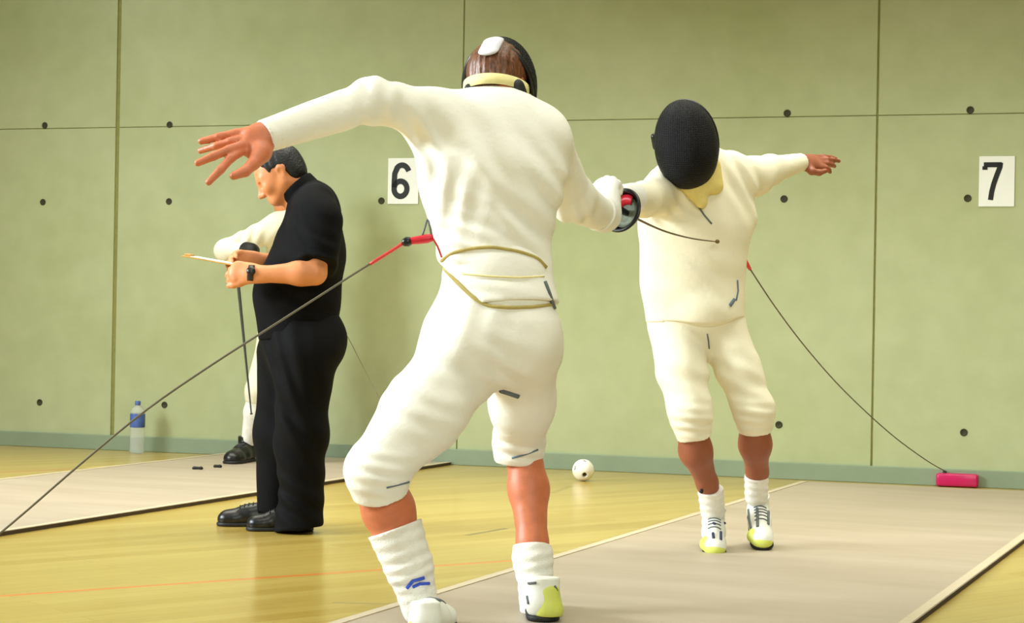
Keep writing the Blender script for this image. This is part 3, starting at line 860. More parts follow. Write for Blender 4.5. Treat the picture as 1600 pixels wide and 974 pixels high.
    # seams and bands that follow the cloth
    def seam(name, pix, r, mat, parent, off=0.001, lb=None):
        pts = sk.line(pix, off)
        if len(pts) < 3: return
        for _ in range(2): pts = [pts[0]] + [(pts[i - 1] + pts[i] * 2 + pts[i + 1]) / 4 for i in range(1, len(pts) - 1)] + [pts[-1]]
        V, F = tube(pts, r, 8); o = mesh_obj(name, V, F, mat, parent)
        if lb: lab(o, lb)
    seam('waistband', [(690, 408), (705, 396), (735, 388), (770, 386), (810, 393), (840, 403), (853, 418)], 0.0052, 'khaki', jk, lb='khaki elastic band at the waist')
    seam('piping', [(694, 420), (718, 445), (742, 468), (764, 479), (800, 481), (835, 480), (864, 476)], 0.0055, 'khaki', jk, lb='khaki piping along the lower hem')
    seam('seam', [(722, 428), (765, 432), (810, 434), (850, 432)], 0.0025, 'strap', jk)
    seam('trouser_strap', [(851, 440), (858, 458), (866, 482)], 0.0058, 'greytrim', jk, lb='dark grey strap hanging at the right hip')
    seam('clip_tab', [(676, 392), (679, 405), (680, 424)], 0.006, 'khaki', jk)
    seam('print', [(783, 610), (796, 614), (810, 619)], 0.0085, 'greytrim', br, lb='small dark mark on the right thigh')
    seam('hem_cord', [(604, 762), (625, 757), (645, 752)], 0.003, 'bluegrey', br)
    seam('hem_cord', [(800, 716), (822, 710), (840, 703)], 0.003, 'bluegrey', br)
    seam('cuff_print', [(416, 192), (421, 200)], 0.009, 'bluegrey', jk, lb='grey blue mark on the cuff')
    # socks
    s = Body()
    s.limb(P(617, 826, 5.46), P(638, 885, 5.455), 0.080, 0.068, 0.02, cut0=True); s.limb(P(640, 885, 5.46), P(657, 950, 5.46), 0.064, 0.054, 0.02)
    s.fold(P(630, 850, 5.4), unit((0.25, 0, -1)), 0.035, 0.003, 0.10); s.fold(P(648, 905, 5.4), unit((0.25, 0, -1)), 0.03, 0.003, 0.08)
    so = s.build('sock', 0.005, 'sock', root)
    k2 = Skin(so)
    pts = k2.line([(636, 920), (645, 907), (662, 903)], 0.002) ; V, F = tube(pts, 0.005, 8); mm = mesh_obj('sock_print', V, F, 'blue', so)
    pts = k2.line([(645, 918), (656, 913), (670, 912)], 0.002); V2, F2 = tube(pts, 0.0045, 8); lab(mesh_obj('sock_print', V2, F2, 'blue', so), 'blue stroke printed on the sock')
    s = Body()
    s.limb(P(832, 853, 5.82), P(832, 872, 5.81), 0.059, 0.060, 0.01, cut0=True); s.limb(P(832, 872, 5.81), P(832, 890, 5.80), 0.055, 0.048, 0.02); s.limb(P(834, 880, 5.785), P(841, 948, 5.76), 0.054, 0.056, 0.02)
    s.fold(P(832, 890, 5.75), unit((0.1, 0, -1)), 0.03, 0.003, 0.08)
    s.build('sock', 0.005, 'sock', root)
    # shoes
    o, Q = shoe(root, G(657, 1000, 0.016) + (0, -0.02, 0), unit((0.22, 1, 0)), mat='shoe', high=0.10)
    kk = Skin(o); V = []; F = []
    for pix in ([(626, 958), (632, 974), (636, 985)],): V, F = join((V, F), tube(kk.line(pix, 0.0005), 0.004, 6))
    if V: mesh_obj('shoe_stripe', V, F, 'navy', o)
    bb = Body(); bb.limb(Q(0.02, -0.028, 0.03), Q(0.09, -0.034, 0.045), 0.024, 0.018, 0.02, flat=np.cross(unit((0.22, 1, 0)), Z), ratio=0.5); lab(bb.build('heel_panel', 0.004, 'lime', o), 'lime heel panel')
    o, Q = shoe(root, G(848, 972, 0.016) + (0, -0.01, 0), unit((0.02, 1, 0)), mat='shoe', high=0.125, width=1.18)
    bb = Body(); bb.limb(Q(0.026, 0.013, 0.030), Q(0.034, 0.010, 0.082), 0.041, 0.038, 0.02); bb.limb(Q(0.03, 0.02, 0.03), Q(0.12, 0.026, 0.032), 0.036, 0.028, 0.02); bb.plane(Q(0, 0, 0.016), -Z); lab(bb.build('heel_panel', 0.004, 'lime', o), 'lime heel panel')
    kk = Skin(o, bb and o); V = []; F = []
    for pix in ([(868, 880), (869, 894)], [(826, 912), (838, 911)], [(866, 916), (870, 924)], [(824, 932), (826, 944)]):
        pp = kk.line(pix, 0.001, 3)
        if len(pp) > 1: mesh_obj('shoe_stripe', *tube(pp, 0.004, 6), 'greytrim', o)
    # hair
    h = Body(); fa = unit(hf); ua = unit(hu - fa * (hu @ fa)); sa = np.cross(fa, ua)
    h.blob(hc + ua * 0.008 - fa * 0.004, (0.108, 0.090, 0.102), (fa, sa, ua), 0.02); h.blob(hc - fa * 0.055 - ua * 0.06, (0.045, 0.062, 0.055), (fa, sa, ua), 0.04)
    h.plane(hc + fa * 0.045, fa); h.plane(hc - ua * 0.10, -ua)
    h.fold(hc, sa, 0.02, 0.0015, 0.2)
    lab(h.build('hair', 0.004, 'hair_brown', root), 'short brown hair')
    # mask: black wire front, open at the back, held by bands
    mc = hc + fa * 0.045 - ua * 0.015
    mk = Body()
    mk.blob(mc, (0.135, 0.107, 0.154), (fa, sa, ua), 0.01)
    mk.blob(mc, (0.129, 0.101, 0.148), (fa, sa, ua), 0.004, 's')
    pn = unit(fa + ua * 0.75); pv = np.cross(sa, pn); pc0 = mc - fa * 0.038
    mk.plane(pc0, -pn)
    msk = mk.build('mask', 0.0045, 'mesh', root); lab(msk, 'black fencing mask, its open back to the camera')
    ring = []
    for i in range(41):
        a = R(-62 + 304 * i / 40)
        dv = sa * math.cos(a) + pv * math.sin(a)
        lo_, hi_ = 0.0, 0.3
        for _ in range(24):
            m_ = (lo_ + hi_) / 2; e_ = pc0 + dv * m_ - mc
            if (e_ @ fa / .137) ** 2 + (e_ @ sa / .109) ** 2 + (e_ @ ua / .156) ** 2 < 1: lo_ = m_
            else: hi_ = m_
        ring.append(pc0 + dv * lo_)
    V, F = tube(ring, 0.0085, 10); mesh_obj('mask_rim', V, F, 'plastic', msk)
    for px, py, rr in ((735, 146, 0.019), (806, 143, 0.027)):
        e = Body(); e.limb(P(px, py - 6, 5.66), P(px + 6, py + 12, 5.66), rr, rr, 0.01); e.build('neck_strap', 0.004, 'rubber', msk)
    bib = Body()
    bib.limb(mc - ua * 0.10 + fa * 0.03, mc - ua * 0.20 + fa * 0.05, 0.092, 0.070, 0.03, flat=fa, ratio=0.8)
    bib.limb(mc + sa * 0.085 - ua * 0.05 - fa * 0.01, mc + sa * 0.085 - ua * 0.16 + fa * 0.0, 0.022, 0.018, 0.03)
    lab(bib.build('mask_bib', 0.005, 'bib', msk), 'cream bib below the mask')
    st = []
    for i in range(25):
        a = R(-112 + 224 * i / 24)
        st.append((a, hc - fa * 0.004 - ua * 0.045 + sa * 0.094 * math.sin(a) - fa * 0.112 * math.cos(a)))
    V = []; F = []
    for i, (a, p) in enumerate(st):
        o_ = sa * math.sin(a) - fa * math.cos(a)
        for dz, do in ((0.016, 0.0), (0.016, 0.004), (-0.016, 0.004), (-0.016, 0.0)): V.append(p + ua * dz + o_ * do)
    for i in range(24):
        k = 4 * i
        for c in range(4): F.append((k + c, k + (c + 1) % 4, k + 4 + (c + 1) % 4, k + 4 + c))
    lab(mesh_obj('mask_strap', V, F, 'strap', msk), 'cream strap round the back of the head')
    tg = Body(); tg.limb(hc + ua * 0.090 - fa * 0.066 + sa * 0.004, hc + ua * 0.044 - fa * 0.106 + sa * 0.002, 0.032, 0.032, 0.02, flat=unit(ua - fa * 0.8), ratio=0.28)
    lab(tg.build('mask_tongue', 0.004, 'tongue', msk), 'pale padded tongue at the top of the head')
    # sword hand: a white glove closed on the handle
    g = Body()
    gd = P(981, 334, 6.30); tip = P(1121, 378, 7.20)
    sd = unit(np.array([0.40, 0.90, -0.06]))
    pc = P(948, 318, 6.20)
    g.limb(wrR - unit(wrR - elR) * 0.03, P(945, 336, 6.17), 0.060, 0.050, 0.03, cut0=True)
    g.limb(P(945, 338, 6.17), P(950, 312, 6.20), 0.042, 0.042, 0.03)
    fu = unit(np.array([0.05, 0.35, 1.0]))
    hand(g, P(944, 326, 6.18), fu, unit(np.array([-0.55, -0.80, 0.25])), 0.185, curl=(0.75, 1.25, 0.9), spread=0.02, thumb=(0.5, 0.75, -0.3), side=-1, thick=1.45)
    lab(g.build('glove', 0.004, 'glove', root), 'white glove on the sword hand')
    epee([gd, P(1003, 346, 6.46), P(1040, 362, 6.72), P(1082, 373, 6.98), tip], P(950, 318, 6.21), 'sword with black and steel bowl guard, blade bent against the far fencer', red=True)
    return root
near_fencer()

# ------------------------------------------------------------------ the far fencer, facing the camera
def far_fencer():
    root = empty('person', G(1115, 868), 'person in white fencing kit facing the camera with black mask, arm stretched right', 'person')
    D = 7.40
    chest = P(1086, 345, 7.38); waist = P(1082, 430, 7.40); pel = P(1085, 490, 7.40); upper = P(1092, 290, 7.38); neck = P(1090, 262, 7.36)
    hc = P(1078, 222, 7.28)
    hf = unit((-0.16, -0.95, -0.2)); hu = unit((-0.17, -0.2, 0.97))
    fa = hf; ua = unit(hu - fa * (hu @ fa)); sa = np.cross(fa, ua)
    shR = P(1036, 302, 7.30); elR = P(1006, 312, 7.02); wrR = P(975, 308, 6.78)
    shL = P(1148, 276, 7.42); elL = P(1203, 266, 7.60); wrL = P(1252, 254, 7.78)
    hipR = P(1050, 505, 7.40); knR = P(1078, 645, 7.26); anR = P(1112, 785, 7.44)
    hipL = P(1130, 505, 7.42); knL = P(1177, 640, 7.36); anL = P(1182, 760, 7.54)
    b = Body()
    head(b, hc, hf, hu, 1.0)
    b.limb(hc - Z * 0.06 + Y * 0.02, neck, 0.055, 0.06, 0.03)
    b.limb(chest, waist, 0.15, 0.13, 0.05, flat=Y, ratio=0.62); b.limb(waist, pel, 0.13, 0.14, 0.05, flat=Y, ratio=0.7)
    b.limb(shR, shL, 0.05, 0.05, 0.05)
    b.limb(shR, elR, 0.05, 0.042); b.limb(elR, wrR, 0.04, 0.028); b.limb(shL, elL, 0.05, 0.04); b.limb(elL, wrL, 0.038, 0.027)
    b.limb(hipR, knR, 0.085, 0.058); b.limb(hipL, knL, 0.085, 0.058)
    b.limb(knR, P(1087, 705, 7.32), 0.056, 0.060, 0.03); b.limb(P(1087, 705, 7.32), P(1105, 755, 7.40), 0.060, 0.038, 0.03); b.limb(P(1105, 755, 7.40), anR, 0.038, 0.035, 0.03)
    b.limb(knL, P(1180, 695, 7.42), 0.056, 0.060, 0.03); b.limb(P(1180, 695, 7.42), P(1183, 738, 7.50), 0.060, 0.040, 0.03); b.limb(P(1183, 738, 7.50), anL, 0.040, 0.035, 0.03)
    w = P(1256, 254, 7.79)
    hand(b, w, unit(P(1300, 254, 7.90) - w), unit((0.1, -0.75, 0.65)), 0.185, side=1, thick=1.1,
         tips=[P(1297, 269, 7.86), P(1304, 260, 7.93), P(1311, 252, 7.95), P(1306, 248, 7.97)], thumbpts=[P(1268, 268, 7.76), P(1280, 270, 7.77), P(1290, 267, 7.79)])
    body = b.build('body', 0.005, 'skin_dark', root)
    j = Body()
    j.limb(upper, chest, 0.165, 0.195, 0.06, flat=Y, ratio=0.62); j.limb(chest, waist, 0.198, 0.186, 0.06, flat=Y, ratio=0.66)
    j.limb(waist, P(1086, 500, 7.40), 0.184, 0.189, 0.05, flat=Y, ratio=0.70, cut1=True)
    j.blob(P(1100, 486, 7.33), (0.10, 0.08, 0.07), None, 0.05)
    j.limb(P(1042, 298, 7.34), P(1140, 280, 7.42), 0.078, 0.082, 0.05)
    j.limb(P(1090, 285, 7.37), P(1090, 262, 7.36), 0.085, 0.066, 0.03)
    j.limb(P(1036, 305, 7.31), elR, 0.080, 0.062, 0.05); j.limb(elR, P(982, 309, 6.82), 0.060, 0.045, 0.03, cut1=True)
    j.limb(shL, P(1178, 276, 7.52), 0.084, 0.072, 0.05); j.limb(P(1178, 276, 7.52), elL, 0.072, 0.058, 0.04); j.limb(elL, P(1252, 254, 7.78), 0.056, 0.037, 0.03, cut1=True)
    j.limb(P(1150, 300, 7.40), P(1160, 340, 7.40), 0.05, 0.04, 0.06)
    j.wave = (0.0013, 14)
    j.fold(P(1090, 420, 7.25), unit((0.4, 0, 1)), 0.10, 0.004, 0.16); j.fold(P(1160, 290, 7.35), unit((0.8, 0, 0.5)), 0.07, 0.006, 0.12)
    j.fold(P(1030, 320, 7.25), unit((0.6, 0, 0.8)), 0.06, 0.005, 0.11)
    jk = j.build('jacket', 0.006, 'cloth_far', root); lab(jk, 'white long sleeved fencing jacket')
    q = Body()
    q.limb(P(1084, 460, 7.41), P(1086, 495, 7.41), 0.172, 0.184, 0.05, flat=Y, ratio=0.68)
    q.limb(P(1056, 508, 7.40), P(1066, 580, 7.32), 0.102, 0.098, 0.025); q.limb(P(1066, 580, 7.32), knR, 0.098, 0.078, 0.02); q.limb(knR, P(1086, 684, 7.28), 0.080, 0.066, 0.03, cut1=True)
    q.limb(P(1124, 508, 7.42), P(1154, 580, 7.38), 0.098, 0.086, 0.025); q.limb(P(1155, 580, 7.38), knL, 0.086, 0.074, 0.02); q.limb(knL, P(1180, 672, 7.39), 0.080, 0.068, 0.03, cut1=True)
    q.wave = (0.0015, 16)
    q.fold(P(1075, 600, 7.22), unit((0.2, 0, 1)), 0.09, 0.004, 0.14); q.fold(P(1165, 600, 7.28), unit((0.3, 0, 1)), 0.08, 0.004, 0.14)
    q.fold(P(1082, 665, 7.2), Z, 0.04, 0.005, 0.07); q.fold(P(1178, 655, 7.3), Z, 0.04, 0.005, 0.07)
    br = q.build('breeches', 0.006, 'cloth_far', root); lab(br, 'white knee length fencing breeches')
    sk = Skin(jk, br)
    def seam(name, pix, r, mat, parent, lb=None, off=0.001):
        pts = sk.line(pix, off, 4)
        if len(pts) < 2: return
        V, F = tube(pts, r, 8); o = mesh_obj(name, V, F, mat, parent)
        if lb: lab(o, lb)
    seam('jacket_print', [(1140, 478), (1147, 468)], 0.007, 'bluegrey', jk, 'small grey blue mark at the left hip')
    seam('jacket_print', [(1150, 470), (1153, 455), (1152, 438)], 0.0035, 'bluegrey', jk)
    seam('fly_shade', [(1105, 522), (1107, 534), (1108, 545)], 0.003, 'greytrim', br)  # dark line at the fly, shade of the crease put into colour
    seam('flap_edge', [(1088, 318), (1100, 336), (1112, 350)], 0.0035, 'greytrim', jk, 'dark edge of the jacket flap')
    for pts, r0, r1 in (((P(1110, 764, 7.41), P(1114, 800, 7.46)), 0.050, 0.048), ((P(1182, 742, 7.50), P(1182, 775, 7.55)), 0.047, 0.046)):
        s = Body(); s.limb(pts[0], pts[1], r0, r1, 0.02, cut0=True); s.fold((pts[0] + pts[1]) / 2, Z, 0.03, 0.0025, 0.08)
        so = s.build('sock', 0.005, 'sock', root)
        if r0 == 0.050:
            c = P(1096, 768, 7.36); e = Body(); e.blob(c, (0.008, 0.006, 0.010)); lab(e.build('sock_print', 0.003, 'rubber', so), 'small black mark on the sock')
    # shoes: heels up, toes towards the camera and down
    def pointed(heel, toe, lb):
        f = unit(toe - heel); u = unit(np.array([0, -0.6, 1.0]) - f * (np.array([0, -0.6, 1.0]) @ f))
        if u[1] > 0: u = -u
        o, Q = shoe(root, heel, f, up=u, high=0.12)
        bb = Body(); bb.limb(Q(0.222, 0.008, 0.030), Q(0.246, -0.002, 0.024), 0.047, 0.043, 0.02, flat=u, ratio=0.75); bb.plane(Q(0, 0, 0.016), -u)
        lab(bb.build('toe_cap', 0.004, 'lime', o), 'lime toe cap')
        k = Skin(o)
        return o, k
    o, k = pointed(P(1113, 826, 7.56), P(1115, 872, 7.30), '')
    V = []; F = []
    for pix in ([(1106, 796), (1120, 794), (1132, 798)], [(1122, 803), (1124, 806)], [(1114, 818), (1118, 820)], [(1131, 817), (1133, 822)], [(1114, 834), (1115, 842)], [(1126, 832), (1126, 844)], [(1098, 836), (1093, 842)]):
        pp = k.line(pix, 0.001, 2)
        if len(pp) > 1: mesh_obj('shoe_stripe', *tube(pp, 0.0058, 6), 'navy', o)
    o, k = pointed(P(1182, 806, 7.66), P(1190, 862, 7.40), '')
    V = []; F = []
    for pix in ([(1170, 797), (1171, 812), (1174, 826)], [(1183, 795), (1184, 810), (1184, 824)], [(1200, 800), (1200, 820)], [(1180, 777), (1196, 776)]):
        pp = k.line(pix, 0.001, 2)
        if len(pp) > 1: mesh_obj('shoe_stripe', *tube(pp, 0.0058, 6), 'greytrim', o)
    # mask
    mc = P(1072, 225, 7.22)
    mk = Body()
    mk.blob(mc, (0.125, 0.119, 0.166), (fa, sa, ua), 0.01); mk.blob(mc + fa * 0.03 - ua * 0.05, (0.105, 0.085, 0.10), (fa, sa, ua), 0.06)
    mk.blob(mc, (0.115, 0.110, 0.156), (fa, sa, ua), 0.004, 's')
    mk.plane(mc - fa * 0.05, -fa)
    msk = mk.build('mask', 0.005, 'mesh', root); lab(msk, 'black wire fencing mask covering the face')
    ring = []
    for i in range(49):
        a = 2 * PI * i / 48
        ring.append(mc - fa * 0.045 + sa * 0.113 * math.cos(a) + ua * 0.158 * math.sin(a))
    V, F = tube(ring, 0.009, 10); mesh_obj('mask_rim', V, F, 'plastic', msk)
    for sgn in (-1,) if sa[0] > 0 else (1,):
        e = Body(); c = mc + sa * 0.118 * sgn - fa * 0.03 + ua * 0.02; e.limb(c + ua * 0.02, c - ua * 0.02, 0.014, 0.012, 0.01); e.build('mask_hinge', 0.004, 'plastic', msk)
    bib = Body()
    bib.limb(P(1080, 272, 7.24), P(1096, 316, 7.22), 0.080, 0.024, 0.04, flat=Y, ratio=0.75)
    bib.limb(P(1108, 262, 7.27), P(1116, 290, 7.26), 0.045, 0.034, 0.04)
    bib.wave = (0.001, 20)
    lab(bib.build('mask_bib', 0.005, 'bib', msk), 'cream bib hanging below the mask')
    hr = Body(); hr.blob(hc + ua * 0.01 - fa * 0.006, (0.106, 0.086, 0.100), (fa, sa, ua), 0.02); hr.plane(hc + fa * 0.03, fa); hr.plane(hc - ua * 0.08, -ua)
    hr.build('hair', 0.006, 'hair_black', root)
    g = Body()
    wr = P(976, 308, 6.79)
    sd = unit(np.array([-0.45, -0.80, -0.10]))
    g.limb(P(990, 310, 6.86), wr, 0.056, 0.046, 0.02, cut0=True)
    hand(g, wr, sd, unit((0.25, -0.1, 0.95)), 0.185, curl=(0.9, 1.2, 0.8), spread=0.02, thumb=(0.7, 0.6, 0.1), side=1, thick=1.25)
    lab(g.build('glove', 0.005, 'glove', root), 'white glove on the sword hand')
    gp = wr + sd * 0.085 - Z * 0.03
    gd = gp + sd * 0.07
    epee([gd, gd + sd * 0.3, gd + sd * 0.6 - Z * 0.01, gd + sd * 0.86 - Z * 0.03], gp - sd * 0.05, 'sword held by the far fencer, mostly hidden behind the near fencer', blade='darksteel')
    return root
far_fencer()

# ------------------------------------------------------------------ the referee in black, in profile
def referee():
    root = empty('person', G(455, 828), 'person in black polo shirt and trousers looking down at a board in the hands', 'person')
    hc = P(433, 264, 7.96); hf = unit((-0.86, -0.10, -0.50)); hu = unit((-0.50, 0, 0.86))
    fa = hf; ua = unit(hu - fa * (hu @ fa)); sa = np.cross(fa, ua)
    neck = P(484, 300, 7.96)
    shN = P(504, 345, 7.78); elN = P(492, 427, 7.73); wrN = P(402, 428, 7.72)
    shF = P(488, 345, 8.14); elF = P(470, 418, 8.18); wrF = P(402, 407, 8.06)
    b = Body()
    head(b, hc, hf, hu, 1.0)
    b.limb(P(452, 285, 7.96), neck, 0.056, 0.054, 0.03); b.limb(P(440, 300, 7.96), P(468, 318, 7.96), 0.03, 0.05, 0.03)
    b.limb(P(488, 350, 7.96), P(465, 455, 7.96), 0.11, 0.15, 0.05, flat=Y, ratio=1.1); b.limb(P(465, 455, 7.96), P(470, 530, 7.96), 0.15, 0.13, 0.05)
    b.limb(shN, elN, 0.05, 0.043); b.limb(shF, elF, 0.05, 0.043)
    m1 = P(470, 427, 7.72); b.limb(elN, m1, 0.043, 0.047, 0.03); b.limb(m1, P(405, 429, 7.72), 0.047, 0.031, 0.03)
    b.limb(elF, P(450, 413, 8.14), 0.043, 0.045, 0.03); b.limb(P(450, 413, 8.14), wrF, 0.045, 0.030, 0.03)
    for hx, d in ((478, 7.86), (448, 8.05)): b.limb(P(hx, 560, d), P(hx - 8, 800, d), 0.07, 0.045)
    hand(b, P(398, 428, 7.72), unit((-1.0, 0.15, 0.10)), unit((-0.05, -0.8, 0.2)), 0.18, curl=(0.55, 0.7, 0.4), spread=0.03, thumb=(0.8, 0.5, -0.15), side=-1, thick=1.15)
    hand(b, P(398, 408, 8.05), unit((-1.0, -0.45, 0.05)), unit((0.05, 0.8, 0.3)), 0.18, curl=(0.55, 0.7, 0.4), spread=0.03, thumb=(0.8, 0.5, -0.15), side=1, thick=1.15)
    body = b.build('body', 0.0045, 'skin', root)
    j = Body()
    j.limb(P(490, 335, 7.96), P(482, 400, 7.96), 0.115, 0.142, 0.06, flat=X, ratio=0.999)
    j.limb(P(490, 330, 7.82), P(484, 400, 7.82), 0.085, 0.11, 0.08); j.limb(P(490, 330, 8.10), P(484, 400, 8.10), 0.085, 0.11, 0.08)
    j.limb(P(482, 400, 7.96), P(464, 462, 7.96), 0.145, 0.172, 0.06); j.limb(P(464, 462, 7.96), P(467, 528, 7.96), 0.172, 0.166, 0.05, cut1=True)
    j.limb(P(494, 312, 7.86), P(494, 312, 8.06), 0.062, 0.062, 0.05)
    j.limb(P(487, 318, 7.96), P(468, 296, 7.96), 0.086, 0.070, 0.03, cut1=True)
    j.limb(shN, P(496, 408, 7.74), 0.084, 0.079, 0.05, cut1=True); j.limb(shF, P(478, 408, 8.17), 0.080, 0.074, 0.05, cut1=True)
    j.wave = (0.002, 15)
    j.fold(P(470, 480, 7.75), unit((0.3, 0, 1)), 0.10, 0.006, 0.2); j.fold(P(500, 395, 7.66), unit((0.4, 0, 1)), 0.06, 0.005, 0.1); j.fold(P(470, 370, 7.8), unit((0.9, 0, 0.5)), 0.08, 0.006, 0.13)
    jk = j.build('polo_shirt', 0.006, 'black', root); lab(jk, 'black short sleeved polo shirt')
    co = Body()
    co.limb(P(481, 311, 7.96), P(462, 291, 7.965), 0.084, 0.082, 0.01, cut0=True, cut1=True); co.limb(P(481, 311, 7.96), P(455, 285, 7.965), 0.072, 0.072, 0.004, op='s')
    co.build('collar', 0.005, 'black', jk)
    q = Body()
    q.limb(P(466, 505, 7.96), P(472, 535, 7.96), 0.160, 0.168, 0.05); q.blob(P(500, 530, 7.93), 0.105, None, 0.06)
    for x0, x1, x2, d, hem in ((476, 470, 472, 7.86, 822), (450, 438, 434, 8.05, 800)):
        q.limb(P(x0, 555, d), P(x1, 680, d), 0.128, 0.102, 0.06); q.limb(P(x1, 680, d), P(x2, hem, d), 0.102, 0.088, 0.05, cut1=True)
    q.limb(P(458, 800, 7.86), P(462, 822, 7.86), 0.06, 0.085, 0.05, cut1=True)
    q.wave = (0.003, 11)
    q.fold(P(450, 660, 7.75), unit((0.7, 0, 0.6)), 0.12, 0.008, 0.22); q.fold(P(450, 780, 7.75), unit((0.5, 0, 1)), 0.08, 0.007, 0.15); q.fold(P(425, 570, 7.8), unit((1, 0, 0.3)), 0.07, 0.006, 0.18)
    br = q.build('trousers', 0.0065, 'trouser', root); lab(br, 'black trousers')
    shoe(root, G(488, 831) + (0.0, 0.03, 0), unit((-1, -0.12, 0)), mat='leather', high=0.09, L=0.275)
    shoe(root, G(440, 824) + (0, 0.03, 0), unit((-1, -0.06, 0)), mat='leather', high=0.09, L=0.275)
    h = Body()
    h.blob(hc + ua * 0.006 - fa * 0.008, (0.106, 0.085, 0.098), (fa, sa, ua), 0.02); h.blob(hc - fa * 0.06 - ua * 0.05, (0.042, 0.06, 0.05), (fa, sa, ua), 0.04)
    h.plane(hc + fa * 0.050 + ua * 0.02, unit(fa * 0.9 - ua * 0.35), 0.01); h.plane(hc - ua * 0.085, -ua, 0.01)
    for sg in (-1, 1): h.blob(hc + sa * 0.088 * sg - ua * 0.055 + fa * 0.012, (0.045, 0.04, 0.058), (fa, sa, ua), 0.008, 's')
    h.fold(hc, unit(sa + fa), 0.022, 0.0018, 0.25)
    lab(h.build('hair', 0.004, 'hair_black', root), 'short black hair')
    w = P(393, 428, 7.72); ax = unit(P(405, 429, 7.72) - w)
    V, F = lathe([(0.031, -0.013), (0.036, -0.012), (0.037, 0.012), (0.032, 0.013)], w, ax, 24); V2, F2 = lathe([(0.0, 0.012), (0.015, 0.011), (0.018, 0.006), (0.018, 0.0)], w + unit((0.05, -0.8, 0.25)) * 0.032, unit((0.05, -0.8, 0.25)), 18)
    lab(mesh_obj('wristwatch', *join((V, F), (V2, F2)), 'plastic', root), 'black watch on the near wrist')
    V, F = lathe([(0.031, -0.011), (0.035, -0.010), (0.035, 0.010), (0.031, 0.011)], P(399, 407, 8.06), unit(elF - wrF), 24); mesh_obj('wristband', V, F, 'plastic', root)
    # board held in both hands
    c = P(340, 409, 7.88); xd = unit((-1, 0, 0.16)); yd = unit((0, 1, 0.03)); zd = unit(np.cross(yd, xd)) * -1
    m = Matrix.Identity(4)
    for i in range(3): m[i][0] = xd[i]; m[i][1] = yd[i]; m[i][2] = zd[i]; m[i][3] = c[i]
    rt = empty('clipboard', c, 'pale brown clipboard seen edge on in the hands of the person in black', 'clipboard')
    bm = bmesh.new(); box_bm(bm, (0, 0, 0), (0.265, 0.215, 0.005), 0.0015, m); bm_obj('board', bm, 'wood_board', rt)
    bm = bmesh.new(); box_bm(bm, (-0.01, 0, 0.0038 if zd[2] > 0 else -0.0038), (0.22, 0.19, 0.0022), 0, m); lab(bm_obj('paper_sheet', bm, 'paper', rt), 'white sheets on the board')
    bm = bmesh.new(); box_bm(bm, (0.118, 0, 0.007 if zd[2] > 0 else -0.007), (0.025, 0.09, 0.008), 0.002, m); bm_obj('clip', bm, 'wood_board', rt)
    return root
referee()

